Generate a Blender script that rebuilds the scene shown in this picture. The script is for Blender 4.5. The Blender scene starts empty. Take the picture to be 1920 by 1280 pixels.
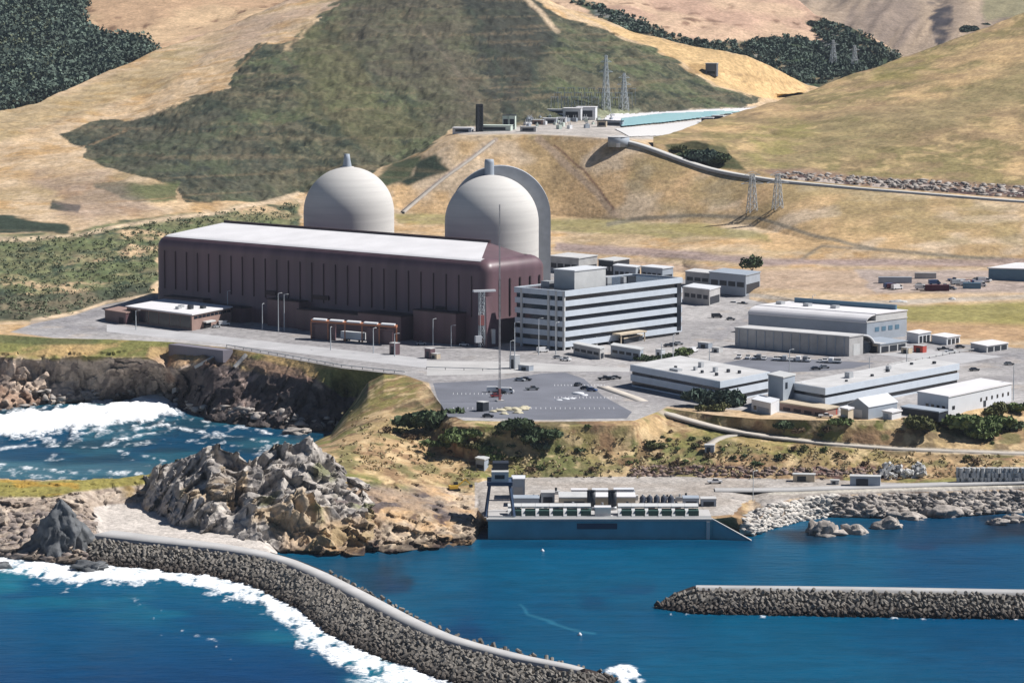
import bpy, bmesh, math, random
import numpy as np
from mathutils import Vector, Matrix
random.seed(7); rng = np.random.default_rng(7)
R = math.radians
scene = bpy.context.scene
COL = scene.collection

# ------------------------------------------------------------------ camera model
F = 6400.0; CX, CY = 960.0, 640.0; H = 204.0
TD = math.atan((640 + 97) / F); CD, SD = math.cos(TD), math.sin(TD)
def ray(px, py):
    u = (np.asarray(px, float) - CX) / F; w = (CY - np.asarray(py, float)) / F
    return u, CD + w * SD, -SD + w * CD
def P(px, py, z):
    x, y, zz = ray(px, py); t = (np.asarray(z, float) - H) / zz
    return np.stack([x * t, y * t, H + zz * t], -1)
def PD(px, py, d):
    x, y, zz = ray(px, py); t = np.asarray(d, float) / y
    return np.stack([x * t, y * t, H + zz * t], -1)
def proj(v):
    v = np.asarray(v, float); x = v[..., 0]; y = v[..., 1]; z = v[..., 2] - H
    dep = y * CD - z * SD; up = y * SD + z * CD
    return CX + F * x / dep, CY - F * up / dep

cam = bpy.data.cameras.new("camera"); camo = bpy.data.objects.new("camera", cam); COL.objects.link(camo)
camo.location = (0, 0, H); camo.rotation_euler = (math.pi / 2 - TD, 0, 0)
cam.sensor_width = 36; cam.lens = F / 1920 * 36; cam.clip_start = 1; cam.clip_end = 20000
scene.camera = camo

# ------------------------------------------------------------------ light
SAZ, SEL = R(97), R(49)                      # azimuth from 'towards the camera' to the right
sv = Vector((math.cos(SEL) * math.sin(SAZ), -math.cos(SEL) * math.cos(SAZ), math.sin(SEL)))
sl = bpy.data.lights.new("sun", "SUN"); so = bpy.data.objects.new("sun", sl); COL.objects.link(so)
sl.energy = 5.0; sl.angle = R(0.5); sl.color = (1, 0.975, 0.945)
so.rotation_euler = sv.to_track_quat('Z', 'Y').to_euler(); so.location = (600, 1500, 600)
w = bpy.data.worlds.new("World"); scene.world = w; w.use_nodes = True
nt = w.node_tree; bg = nt.nodes["Background"]
sky = nt.nodes.new("ShaderNodeTexSky"); sky.sky_type = 'NISHITA'; sky.sun_disc = False; sky.air_density = 0.7; sky.dust_density = 0.1; sky.ozone_density = 3.0; sky.altitude = 200
sky.sun_elevation = SEL; sky.sun_rotation = math.atan2(sv.x, sv.y)
nt.links.new(sky.outputs[0], bg.inputs[0]); bg.inputs[1].default_value = 0.05
scene.view_settings.view_transform = 'Standard'; scene.view_settings.look = 'None'
scene.view_settings.gamma = 1; scene.view_settings.exposure = 0.3
scene.cycles.max_bounces = 4; scene.cycles.diffuse_bounces = 1; scene.cycles.glossy_bounces = 2
scene.cycles.volume_bounces = 0; scene.cycles.use_denoising = True

# ------------------------------------------------------------------ noise
def _h(ix, iy, iz, s=0):
    n = (ix.astype(np.int64) * 374761393 + iy.astype(np.int64) * 668265263 + iz.astype(np.int64) * 2147483647 + s * 1274126177) & 0xffffffff
    n = ((n ^ (n >> 13)) * 1274126177) & 0xffffffff
    n = ((n ^ (n >> 16)) * 2246822519) & 0xffffffff
    return ((n ^ (n >> 15)) & 0xffffff) / float(0xffffff)
def vn(p, s=0):
    p = np.asarray(p, float); i = np.floor(p); f = p - i; f = f * f * (3 - 2 * f)
    ix, iy, iz = i[..., 0], i[..., 1], i[..., 2]; o = 0
    for dx in (0, 1):
        for dy in (0, 1):
            for dz in (0, 1):
                wt = (f[..., 0] if dx else 1 - f[..., 0]) * (f[..., 1] if dy else 1 - f[..., 1]) * (f[..., 2] if dz else 1 - f[..., 2])
                o = o + wt * _h(ix + dx, iy + dy, iz + dz, s)
    return o * 2 - 1
def fbm(p, oct=4, s=0, gain=.5):
    o = 0; a = 1; t = 0; p = np.asarray(p, float)
    for k in range(oct):
        o = o + a * vn(p * (2.03 ** k) + k * 17.3, s + k); t += a; a *= gain
    return o / t
def ridg(p, oct=4, s=0):
    o = 0; a = 1; t = 0; p = np.asarray(p, float)
    for k in range(oct):
        o = o + a * (1 - 2 * np.abs(vn(p * (2.03 ** k) + k * 11.7, s + k))); t += a; a *= .5
    return o / t
def cells(p, s=0):
    """random value of the nearest cell and distance to it (blocky facets)"""
    p = np.asarray(p, float); i = np.floor(p); best = np.full(p.shape[:-1], 9.); val = np.zeros(p.shape[:-1])
    for dx in (-1, 0, 1):
        for dy in (-1, 0, 1):
            for dz in (-1, 0, 1):
                cx, cy, cz = i[..., 0] + dx, i[..., 1] + dy, i[..., 2] + dz
                qx = cx + _h(cx, cy, cz, s); qy = cy + _h(cx, cy, cz, s + 1); qz = cz + _h(cx, cy, cz, s + 2)
                d = (p[..., 0] - qx) ** 2 + (p[..., 1] - qy) ** 2 + (p[..., 2] - qz) ** 2
                m = d < best; best = np.where(m, d, best); val = np.where(m, _h(cx, cy, cz, s + 3), val)
    return val * 2 - 1, np.sqrt(best)

def facets(p, s=0):
    """broken planes: every cell is a tilted flat face"""
    p = np.asarray(p, float); i = np.floor(p); best = np.full(p.shape[:-1], 9.); out = np.zeros(p.shape[:-1])
    for dx in (-1, 0, 1):
        for dy in (-1, 0, 1):
            for dz in (-1, 0, 1):
                c = [i[..., 0] + dx, i[..., 1] + dy, i[..., 2] + dz]; q = [c[k] + _h(*c, s + k) for k in range(3)]
                r = [p[..., k] - q[k] for k in range(3)]; d = r[0] ** 2 + r[1] ** 2 + r[2] ** 2; m = d < best
                g = sum(r[k] * (_h(*c, s + 5 + k) * 2 - 1) for k in range(3)); best = np.where(m, d, best); out = np.where(m, g * 1.5 + (_h(*c, s + 9) * 2 - 1) * .45, out)
    return out
def lin(c, k=1.0):
    o = []
    for v in c[:3]:
        v = v / 255.0; v = v / 12.92 if v <= .04045 else ((v + .055) / 1.055) ** 2.4
        o.append(v * k)
    return np.array(o)
KT = 0.74                                    # photo colour of a sunlit surface -> base colour
def C3(*c): return lin(c, KT)

# ------------------------------------------------------------------ materials
MATS = {}
def nmat(name, build=None, rough=.8, spec=.3, col=(.5, .5, .5), metal=0., noise=0.0, nscale=1.0, bump=0.0, bscale=2.0, streak=0.0):
    if name in MATS: return MATS[name]
    m = bpy.data.materials.new(name); m.use_nodes = True; MATS[name] = m
    t = m.node_tree; b = t.nodes["Principled BSDF"]
    b.inputs["Roughness"].default_value = rough; b.inputs["Specular IOR Level"].default_value = spec
    b.inputs["Metallic"].default_value = metal; b.inputs["Base Color"].default_value = (*col[:3], 1)
    tc = t.nodes.new("ShaderNodeTexCoord")
    src = tc.outputs["Object"]
    if noise:
        n = t.nodes.new("ShaderNodeTexNoise"); n.inputs["Scale"].default_value = nscale; n.inputs["Detail"].default_value = 6
        if streak:
            mp = t.nodes.new("ShaderNodeMapping"); mp.inputs["Scale"].default_value = (1, 1, streak); t.links.new(src, mp.inputs[0]); t.links.new(mp.outputs[0], n.inputs[0])
        else: t.links.new(src, n.inputs["Vector"])
        r = t.nodes.new("ShaderNodeMapRange"); r.inputs["From Min"].default_value = .3; r.inputs["From Max"].default_value = .7
        r.inputs["To Min"].default_value = 1 - noise; r.inputs["To Max"].default_value = 1 + noise
        t.links.new(n.outputs[0], r.inputs[0])
        mx = t.nodes.new("ShaderNodeVectorMath"); mx.operation = 'SCALE'; mx.inputs[0].default_value = col[:3]
        t.links.new(r.outputs[0], mx.inputs["Scale"]); t.links.new(mx.outputs[0], b.inputs["Base Color"])
    if bump:
        n = t.nodes.new("ShaderNodeTexNoise"); n.inputs["Scale"].default_value = bscale; n.inputs["Detail"].default_value = 5
        t.links.new(src, n.inputs["Vector"])
        bu = t.nodes.new("ShaderNodeBump"); bu.inputs["Strength"].default_value = bump; bu.inputs["Distance"].default_value = .3
        t.links.new(n.outputs[0], bu.inputs["Height"]); t.links.new(bu.outputs[0], b.inputs["Normal"])
    return m
def terrain_mat(name, s1=.35, s2=.06, amt=.32, bump=.6, bdist=.6, bs=.5):
    if name in MATS: return MATS[name]
    m = bpy.data.materials.new(name); m.use_nodes = True; MATS[name] = m
    t = m.node_tree; b = t.nodes["Principled BSDF"]; b.inputs["Roughness"].default_value = .95; b.inputs["Specular IOR Level"].default_value = .1
    a = t.nodes.new("ShaderNodeAttribute"); a.attribute_name = "col"
    tc = t.nodes.new("ShaderNodeTexCoord"); prev = None
    for s, k in ((s1, amt), (s2, amt * .7)):
        n = t.nodes.new("ShaderNodeTexNoise"); n.inputs["Scale"].default_value = s; n.inputs["Detail"].default_value = 8; n.inputs["Roughness"].default_value = .65
        t.links.new(tc.outputs["Object"], n.inputs["Vector"])
        r = t.nodes.new("ShaderNodeMapRange"); r.inputs["From Min"].default_value = .3; r.inputs["From Max"].default_value = .7
        r.inputs["To Min"].default_value = 1 - k; r.inputs["To Max"].default_value = 1 + k; t.links.new(n.outputs[0], r.inputs[0])
        if prev is None: prev = r.outputs[0]
        else:
            mm = t.nodes.new("ShaderNodeMath"); mm.operation = 'MULTIPLY'; t.links.new(prev, mm.inputs[0]); t.links.new(r.outputs[0], mm.inputs[1]); prev = mm.outputs[0]
    v = t.nodes.new("ShaderNodeVectorMath"); v.operation = 'SCALE'; t.links.new(a.outputs["Color"], v.inputs[0]); t.links.new(prev, v.inputs["Scale"])
    t.links.new(v.outputs[0], b.inputs["Base Color"])
    n = t.nodes.new("ShaderNodeTexNoise"); n.inputs["Scale"].default_value = bs; n.inputs["Detail"].default_value = 6
    t.links.new(tc.outputs["Object"], n.inputs["Vector"])
    bu = t.nodes.new("ShaderNodeBump"); bu.inputs["Strength"].default_value = bump; bu.inputs["Distance"].default_value = bdist
    t.links.new(n.outputs[0], bu.inputs["Height"]); t.links.new(bu.outputs[0], b.inputs["Normal"])
    return m

# ------------------------------------------------------------------ objects
def tag(o, label=None, cat=None, group=None, kind=None):
    if label: o["label"] = label
    if cat: o["category"] = cat
    if group: o["group"] = group
    if kind: o["kind"] = kind
    return o
def empty(name, loc, rz=0, **k):
    o = bpy.data.objects.new(name, None); COL.objects.link(o); o.location = loc; o.rotation_euler = (0, 0, rz)
    o.empty_display_size = 1; return tag(o, **k)
def mesh_np(name, V, Fc, mat, parent=None, col=None, smooth=False, tri=False, attrs=None):
    """V (n,3), Fc (m,4) or (m,3)"""
    me = bpy.data.meshes.new(name); V = np.asarray(V, np.float32).reshape(-1, 3); Fc = np.asarray(Fc, np.int32); k = Fc.shape[1]
    me.vertices.add(len(V)); me.vertices.foreach_set("co", V.ravel())
    me.loops.add(Fc.size); me.loops.foreach_set("vertex_index", Fc.ravel())
    me.polygons.add(len(Fc)); me.polygons.foreach_set("loop_start", np.arange(0, Fc.size, k, dtype=np.int32))
    if smooth: me.polygons.foreach_set("use_smooth", np.ones(len(Fc), bool))
    me.update(calc_edges=True); me.validate()
    if col is not None:
        a = me.attributes.new("col", 'FLOAT_COLOR', 'POINT'); c = np.ones((len(V), 4), np.float32); c[:, :3] = np.asarray(col).reshape(-1, 3); a.data.foreach_set("color", c.ravel())
    for nm, arr in (attrs or {}).items():
        a = me.attributes.new(nm, 'FLOAT', 'POINT'); a.data.foreach_set("value", np.asarray(arr, np.float32).ravel())
    if mat: me.materials.append(mat)
    o = bpy.data.objects.new(name, me); COL.objects.link(o)
    if parent: o.parent = parent
    return o
def grid_faces(r, c):
    i = np.arange(r * c).reshape(r, c)
    return np.stack([i[:-1, :-1], i[:-1, 1:], i[1:, 1:], i[1:, :-1]], -1).reshape(-1, 4)

def inpoly(px, py, poly):
    ins = np.zeros(px.shape, bool); dist = np.full(px.shape, 1e9); n = len(poly)
    for i in range(n):
        x1, y1 = poly[i]; x2, y2 = poly[(i + 1) % n]
        c = ((y1 > py) != (y2 > py)) & (px < (x2 - x1) * (py - y1) / ((y2 - y1) if y2 != y1 else 1e-9) + x1); ins ^= c
        dx, dy = x2 - x1, y2 - y1; L = dx * dx + dy * dy + 1e-9
        t = np.clip(((px - x1) * dx + (py - y1) * dy) / L, 0, 1); dist = np.minimum(dist, np.hypot(px - x1 - t * dx, py - y1 - t * dy))
    return np.where(ins, dist, -dist)        # signed, positive inside
def smooth(a, b, x):
    t = np.clip((x - a) / (b - a), 0, 1); return t * t * (3 - 2 * t)
def pline_dist(px, py, pts):
    dist = np.full(px.shape, 1e9)
    for (x1, y1), (x2, y2) in zip(pts[:-1], pts[1:]):
        dx, dy = x2 - x1, y2 - y1; L = dx * dx + dy * dy + 1e-9
        t = np.clip(((px - x1) * dx + (py - y1) * dy) / L, 0, 1); dist = np.minimum(dist, np.hypot(px - x1 - t * dx, py - y1 - t * dy))
    return dist

class Loft:
    """terrain surface through feature lines; each line = list of (px, py, z) or (px, py, None, distance) or ('back', dY, z)"""
    def __init__(s, lines, amps, x0, x1, step=3.0, rowpx=3.0, soft=()):
        xs = np.unique(np.concatenate([np.arange(x0, min(-50, x1), step * 4), np.arange(max(x0, -50), min(x1, 1972), step), np.arange(max(1972, x0), x1, step * 4), [x1]])); s.lines = []; s.amps = amps
        s.xs = xs; prev = None
        for L in lines:
            if isinstance(L[0], str):
                q = prev.copy(); f = (q[:, 1] + L[1]) / q[:, 1]; q[:, 0] *= f; q[:, 1] *= f
                q[:, 2] = L[2] if not callable(L[2]) else L[2](q[:, 2])
            else:
                if isinstance(L, np.ndarray): q = L; s.lines.append(q); prev = q; continue
                if callable(L[0]): q = L[0](xs); s.lines.append(q); prev = q; continue
                a = [l[0] for l in L]; zz = np.interp(xs, a, [l[1] for l in L])
                if len(L[0]) == 4: q = PD(xs, zz, np.interp(xs, a, [l[3] for l in L]))
                else: q = P(xs, zz, np.interp(xs, a, [l[2] for l in L]))
            if len(s.lines) in soft:
                k_ = q[:, 0] / q[:, 1]
                for _ in range(160): q[1:-1, 1:] = (q[:-2, 1:] + 2 * q[1:-1, 1:] + q[2:, 1:]) / 4
                q[:, 0] = k_ * q[:, 1]
            s.lines.append(q); prev = q
        rows = []; ra = []; 
        for k in range(len(s.lines) - 1):
            A, B = s.lines[k], s.lines[k + 1]; ya = proj(A)[1]; yb = proj(B)[1]
            m = (xs > -40) & (xs < 1960); m = m if m.any() else np.ones_like(m)
            n = int(max(2, min(120, np.percentile(np.abs(ya - yb)[m], 90) / rowpx)))
            n = max(n, 2)
            for j in range(n + (k == len(s.lines) - 2)):
                t = j / n; rows.append(A * (1 - t) + B * t); ra.append(amps[k] * (1 - t) + amps[k + 1] * t)
        s.V = np.array(rows); s.A = np.array(ra)[:, None] * np.ones(s.V.shape[:2])
    def at(s, px, py):
        cols = np.stack([np.array([np.interp(px, s.xs, L[:, c]) for c in range(3)]) for L in s.lines])
        best = None
        for k in range(len(cols) - 1):
            a, b = cols[k], cols[k + 1]; ya = proj(a)[1]; yb = proj(b)[1]
            if ya >= py >= yb:
                lo, hi = 0., 1.
                for _ in range(30):
                    m = (lo + hi) / 2
                    if proj(a * (1 - m) + b * m)[1] > py: lo = m
                    else: hi = m
                return a * (1 - lo) + b * lo
        k = np.argmin([abs(proj(c)[1] - py) for c in cols]); return cols[k]
    def build(s, name, mat, painter, relief=None, kind='structure', parent=None, smoothf=True):
        V = s.V.copy(); 
        if relief is not None: V = relief(V, s.A)
        px, py = proj(V); c = painter(V, px, py)
        o = mesh_np(name, V, grid_faces(*V.shape[:2]), mat, parent, col=c, smooth=smoothf)
        if kind: o["kind"] = kind
        s.Vd = V; return o

class Paint:
    """base colours of what grows or lies on the ground, patch by patch"""
    def __init__(s, V, px, py, base):
        s.V = V; s.px = px; s.py = py; s.c = np.ones(V.shape) * np.asarray(base)
        s.wx = fbm(V * .045, 4, 3); s.wy = fbm(V * .045 + 50, 4, 5); s.n1 = fbm(V * .02, 4, 9); s.n2 = fbm(V * .12, 3, 21); s.n3 = fbm(V * .45, 2, 31)
    def mask(s, poly, warp=10, fe=4):
        return smooth(-fe, fe, inpoly(s.px + s.wx * warp * 2, s.py + s.wy * warp, poly))
    def mix(s, m, col): s.c = s.c * (1 - m[..., None]) + np.asarray(col) * m[..., None]
    def poly(s, poly, col, warp=10, fe=4, k=1.0): s.mix(s.mask(poly, warp, fe) * k, col)
    def line(s, pts, wdt, col, warp=3, fe=1.5, k=1.0):
        d = pline_dist(s.px + s.wx * warp, s.py + s.wy * warp, pts); s.mix((1 - smooth(wdt / 2 - fe, wdt / 2 + fe, d)) * k, col)
    def spots(s, m, col, sc=.1, thr=.15, seed=1, fe=.12):
        n = fbm(s.V * sc, 3, seed); s.mix(m * smooth(thr - fe, thr + fe, n), col)
# ================================================================== TERRAIN
TAN = C3(214, 185, 148); TANL = C3(224, 199, 168); TANO = C3(204, 168, 122); OLIVE = C3(162, 146, 104); OLIVG = C3(140, 138, 84)
SCRUB = C3(100, 101, 76); SCRUBD = C3(66, 76, 64); SCRUBG = C3(112, 122, 84); ROCK = C3(176, 160, 144); ROCKD = C3(105, 100, 98); ROCKO = C3(200, 165, 125)
PINK = C3(196, 170, 155); GREY = C3(178, 172, 170); CONC = C3(205, 200, 196); FOREST = C3(44, 62, 52); MAUVE = C3(150, 130, 125)

g0 = [(-600,625,26),(0,627,26),(100,634,26),(200,636,26),(320,641,26),(420,651,26),(520,668,26),(640,690,26),(760,703,26),(790,714,26),(805,728,26),(822,752,26),(842,776,26),(870,788,26),(1000,791,26),(1190,788,26),(1250,765,26),(1340,778,26),(1420,785,26),(1560,788,26),(1700,787,26),(1800,772,26),(1920,757,26),(2500,720,26)]
glines = [g0,
 [(-600,612,26),(0,615,26),(130,609,26),(285,598,26),(400,600,26),(1400,600,26),(1740,648,26),(1920,664,26),(2500,690,26)],
 [(-600,600,27),(0,606,27),(60,604,27),(130,590,27.5),(200,568,29),(285,557,32.5),(330,540,33),(560,520,30),(900,510,29),(1050,508,29),(1150,512,29),(1280,522,28),(1400,560,27),(1450,575,26.8),(1560,590,26.5),(1680,612,26.3),(1740,637,26.1),(1920,655,26.1),(2500,680,26)],
 [(-600,560,31),(0,560,31),(60,565,31),(130,560,32),(200,545,33.5),(285,520,37),(560,490,34),(900,480,33),(1050,480,33),(1280,500,31),(1420,545,30),(1500,568,30),(1600,575,30),(1750,585,29.5),(1920,590,29.5),(2500,600,29)],
 [(-600,500,38),(0,500,38),(285,460,44),(560,440,40),(1050,462,37),(1280,478,36),(1440,490,36),(1700,492,36),(1920,492,36),(2500,500,34)],
 [(-600,440,46),(0,440,46),(285,420,49),(560,395,50),(740,400,47),(1050,405,46),(1160,415,45),(1400,420,47),(1550,460,42),(1700,470,41),(1920,460,44),(2500,460,44)],
 [(-600,400,52),(0,400,53),(300,385,56),(560,365,57),(640,350,61),(730,325,68),(850,256,90),(1000,252,91),(1180,262,89.5),(1240,285,83),(1330,318,74),(1450,338,70),(1600,352,67),(1920,378,62),(2500,400,58)],
 [(-600,330,66),(0,330,67),(285,330,70),(560,320,70),(730,300,74),(850,245,89),(1000,235,90),(1100,222,90),(1200,212,90),(1400,203,90),(1430,190,90),(1500,170,92),(2500,170,92)],
 [(-600,300,0,2100),(0,250,0,2180),(285,220,0,2250),(400,170,0,2300),(560,150,0,2300),(730,150,0,2300),(850,130,0,2350),(1000,110,0,2450),(1100,110,0,2500),(1200,120,0,2520),(1340,150,0,2560),(1430,172,0,2590),(1515,172,0,2650),(2500,190,0,2650)],
 [(-600,260,0,2250),(0,206,0,2300),(70,192,0,2330),(160,152,0,2450),(290,98,0,2600),(400,60,0,2700),(550,0,0,2800),(640,-20,0,2800),(800,-60,0,2800),(960,-40,0,2750),(1010,-5,0,2700),(1060,15,0,2700),(1100,28,0,2700),(1190,60,0,2650),(1300,86,0,2620),(1400,105,0,2620),(1470,135,0,2650),(1515,162,0,2720),(1600,175,0,2750),(2500,175,0,2750)],
 ['back', 200, lambda z: z - 70]]
gamp = [0, 0, 0, .6, .6, .8, .4, 1.0, 5, 3, 3]
ground = Loft(glines, gamp, -602, 2500, step=2.8, rowpx=2.4, soft=(4, 5, 6, 7, 8))

BIG = [(120,250),(190,222),(250,228),(370,178),(430,165),(445,120),(480,85),(540,80),(590,40),(640,0),(700,-60),(980,-60),(1000,0),(1060,35),(1150,60),(1250,105),(1340,160),(1430,185),(1400,200),(1200,215),(1050,228),(960,238),(850,240),(800,280),(730,310),(690,330),(640,350),(560,368),(500,378),(350,380),(330,350),(260,330),(200,312),(160,300),(165,280),(130,262)]
def relief_ground(V, A):
    V = V.copy(); n = fbm(V * np.array([.03, .012, .03]), 4, 2); n2 = fbm(V * .25, 3, 12)
    px, py = proj(V)
    gully = smooth(150, 500, px) * (1 - smooth(1150, 1400, px))
    rot = V[..., 0] * .8 + V[..., 1] * .35
    g = ridg(np.stack([rot * .022, V[..., 1] * .006, V[..., 2] * 0], -1), 3, 40)
    bm = smooth(-2, 6, inpoly(px, py, BIG)) + .8 * smooth(-2, 6, inpoly(px, py, [(-80,445),(100,440),(250,415),(420,392),(560,378),(560,430),(300,470),(285,540),(200,560),(60,596),(-80,600)]))
    V[..., 2] += bm * (fbm(V * np.array([.16, .10, .16]), 3, 301) * 2.6 + np.maximum(fbm(V * .42, 2, 305), 0) * 1.6)
    V[..., 2] += A * (n * .8 + n2 * .12) + np.where(A > 1.2, A * g * .55 * gully, 0) * 1.0
    return V

def paint_ground(V, px, py):
    p = Paint(V, px, py, TAN)
    p.spots(np.ones(px.shape) * .6, OLIVE, .012, .15, 3, .25); p.spots(np.ones(px.shape), TANO, .05, .2, 4, .2); p.spots(np.ones(px.shape) * .6, TANL, .09, .1, 8, .2)
    p.spots(smooth(330, 480, px) * (py < 110) * (px < 700) * .5, PINK, .02, -.1, 15, .3)
    # streaky tan on the left shoulder
    p.poly([(-50,215),(140,170),(300,110),(380,100),(300,170),(150,215),(-50,280)], OLIVE, 14, 8, .45)
    # big green scrub slope
    m = p.mask(BIG, 9, 1.5); p.mix(m, C3(100,98,78)); stk = fbm(np.stack([(V[..., 0] * .8 + V[..., 1] * .35) * .05, V[..., 1] * .01, V[..., 2] * .012], -1), 4, 306); p.mix(m * smooth(.05, .45, stk) * .55, C3(122,112,92)); p.mix(m * smooth(0, -.4, stk) * .5, C3(78,84,70)); p.spots(m * .8, C3(70,80,64), .16, .12, 307, .2); p.spots(m * .7, C3(146,136,104), .22, .22, 308, .15); 
    p.spots(m, SCRUBG, .02, .05, 51, .2); p.spots(m, SCRUBD, .06, .18, 52, .15); p.spots(m * .8, C3(118, 112, 90), .035, .2, 53, .15); p.spots(m * .6, SCRUBD, .3, .2, 54, .2); p.spots(m * .6, C3(130,126,96), .5, .2, 55, .2)
    p.poly([(640,0),(860,-20),(900,140),(930,215),(880,235),(760,190),(600,120)], C3(112,102,86), 22, 18, .5)
    p.poly([(860,-20),(1000,0),(1040,60),(1000,150),(960,235),(930,190),(880,60)], C3(66,70,66), 18, 9, .75); p.line([(520,90),(600,190),(700,290)], 5, C3(140,128,104), 14, 4, .5); p.line([(760,10),(850,120),(910,225)], 6, C3(138,124,106), 16, 4, .5)
    p.poly([(150,250),(420,190),(520,300),(500,370),(340,360),(200,300)], C3(78,84,76), 22, 16, .4)
    p.poly([(560,60),(640,30),(720,200),(840,235),(700,290),(560,200)], C3(130,124,78), 22, 16, .4)
    p.c *= (1 - .16 * m)[..., None]; gr_ = p.c.mean(-1, keepdims=True); p.c = p.c * (1 - .22 * m[..., None]) + gr_ * np.array([1.0, .98, .86]) * .22 * m[..., None]
    for ln in ([(480,90),(560,150),(640,260),(700,300)], [(600,40),(700,140),(800,240)], [(880,20),(930,120),(965,230)], [(1040,60),(1000,140),(975,225)], [(380,180),(480,240),(560,340)]):
        p.line(ln, 12, SCRUBD, 22, 6, .5)
    p.line([(975,-10),(1010,20),(1045,60)], 9, TANL, 6, 3, .8); p.line([(600,20),(560,75),(535,95)], 7, TAN, 8, 3, .7)
    p.poly([(20,405),(120,420),(130,436),(-60,440),(-60,405)], SCRUBD, 10, 3); p.poly([(95,376),(150,385),(145,398),(95,392)], SCRUBD, 6, 2)
    p.poly([(180,340),(330,345),(330,375),(240,378),(180,355)], SCRUBG * .8, 12, 3, .9)
    p.poly([(60,330),(200,330),(300,400),(130,420)], MAUVE, 25, 18, .5)
    # scrub left of the turbine hall
    sc = [(-80,445),(100,440),(250,415),(420,392),(560,378),(560,430),(300,470),(285,552),(205,565),(130,590),(60,600),(-80,604)]
    m = p.mask(sc, 12, 4); p.mix(m, C3(124, 126, 92)); p.spots(m, C3(78,90,72), .09, .05, 61, .15); p.spots(m, TAN, .035, .14, 62, .1); p.spots(m * .7, C3(150,144,110), .2, .15, 64, .15); p.spots(m * .7, SCRUBG, .05, .1, 63, .15)
    p.poly([(-60,540),(60,552),(180,545),(285,530),(285,556),(200,566),(120,588),(60,600),(-60,600)], C3(74,82,70), 6, 3, .8)
    p.line([(560,366),(420,396),(300,412),(150,440),(40,450),(-40,448)], 7, TANL, 5, 3, .9)
    # dry slope behind the domes up to the bench
    sl_ = [(735,330),(850,262),(1180,266),(1250,292),(1460,342),(1920,384),(1920,480),(1440,470),(1160,410),(740,402)]
    m = p.mask(sl_, 6, 4); p.mix(m * .85, C3(226, 188, 140)); p.spots(m * .35, OLIVE, .02, .15, 71, .25); p.spots(m, TANL, .04, .15, 72, .2)
    p.spots(p.mask([(1180,290),(1920,390),(1960,470),(1180,400)], 8, 10) * .6, OLIVE, .03, .05, 75, .2)
    p.spots(p.mask([(720,330),(800,290),(870,262),(850,320),(760,350)], 8, 5), SCRUBD, .06, -.1, 73, .12)
    p.poly([(690,345),(740,305),(790,290),(770,330),(720,352)], C3(92,100,76), 8, 4)
    p.line([(755,398),(830,335),(930,262)], 8, C3(196,176,160), 1, 2); p.line([(1010,262),(1075,320),(1120,365),(1160,412)], 14, C3(198,172,146), 5, 3, .9)
    p.line([(1040,275),(1095,320),(1120,352),(1150,392)], 4, C3(128,96,84), 4, 1.5, .8)
    p.poly([(740,402),(1150,412),(1300,418),(1440,440),(1440,452),(1200,440),(740,420)], C3(150,146,92), 8, 4, .7)
    p.line([(1140,420),(1210,408),(1290,404),(1420,408),(1520,440),(1640,468),(1920,490)], 7, C3(132,126,112), 3, 2.5, .8)
    p.line([(1640,468),(1540,462),(1500,488)], 6, C3(140,132,118), 3, 2.5, .7)
    # graded yards behind the office block
    p.poly([(1040,455),(1300,470),(1440,486),(1960,486),(1960,500),(1440,498),(1200,482),(1040,470)], C3(172,152,146), 5, 4, .9)
    p.poly([(1040,478),(1280,498),(1420,505),(1960,508),(1960,545),(1600,552),(1420,540),(1300,512),(1040,500)], C3(198,172,150), 7, 4, .8)
    p.poly([(1600,505),(1960,505),(1960,548),(1640,548)], C3(178,165,160), 6, 4, .7)
    p.line([(1400,552),(1560,572),(1920,556)], 8, C3(205,192,176), 3, 2, .9)
    p.poly([(1560,578),(1960,563),(1960,615),(1740,612),(1620,592)], C3(160,152,92), 8, 4, .9)
    p.poly([(1640,600),(1960,610),(1960,640),(1760,632)], C3(196,160,122), 8, 5, .8)
    # pavement of the plant terrace
    pad = [(60,607),(130,592),(200,570),(284,556),(420,500),(1050,505),(1285,524),(1300,515),(1400,530),(1405,562),(1560,592),(1740,640),(1960,656),(1960,755),(1800,768),(1720,778),(1680,783),(1250,762),(1200,790),(830,790),(806,718),(760,705),(640,692),(520,670),(420,653),(320,643),(200,637),(100,633),(20,622)]
    m = p.mask(pad, 1.0, 1.5); p.mix(m, C3(172,168,167)); p.spots(m * .7, CONC, .012, .05, 81, .3); p.spots(m * .35, C3(150,146,148), .02, .15, 82, .25)
    p.line([(60,600),(140,588),(200,566),(284,553)], 5, TANL, 2, 2)
    for ln, w_, k_ in (([(120,612),(300,624),(520,646),(760,682),(1000,692),(1180,700)], 9, .5), ([(60,606),(140,598),(210,582),(280,566)], 10, .5), ([(1250,690),(1330,640),(1400,600),(1430,570)], 16, .4), ([(1640,700),(1780,676),(1960,664)], 14, .5), ([(1260,700),(1180,655),(1150,640)], 10, .35), ([(1700,740),(1830,715),(1960,706)], 12, .4)):
        p.line(ln, w_, C3(150,147,150), 2, 3, k_)
    p.spots(m * .4, C3(196,180,164), .06, .3, 411, .12)
    # bench with switchyard
    p.poly([(850,240),(1000,236),(1200,212),(1420,200),(1390,228),(1240,262),(1170,262),(1000,252),(860,252)], C3(200,192,184), 3, 3)
    p.poly([(1080,205),(1200,205),(1180,222),(1060,226)], C3(176,180,150), 3, 3, .6)
    # crest of the spur on the right
    p.poly([(1060,18),(1190,60),(1300,86),(1400,105),(1470,135),(1515,163),(1500,185),(1430,184),(1345,158),(1255,103),(1160,62)], C3(222,188,138), 5, 2.5)
    p.line([(1340,130),(1430,150),(1500,158)], 5, TANO * .8, 5, 3, .5)
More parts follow.
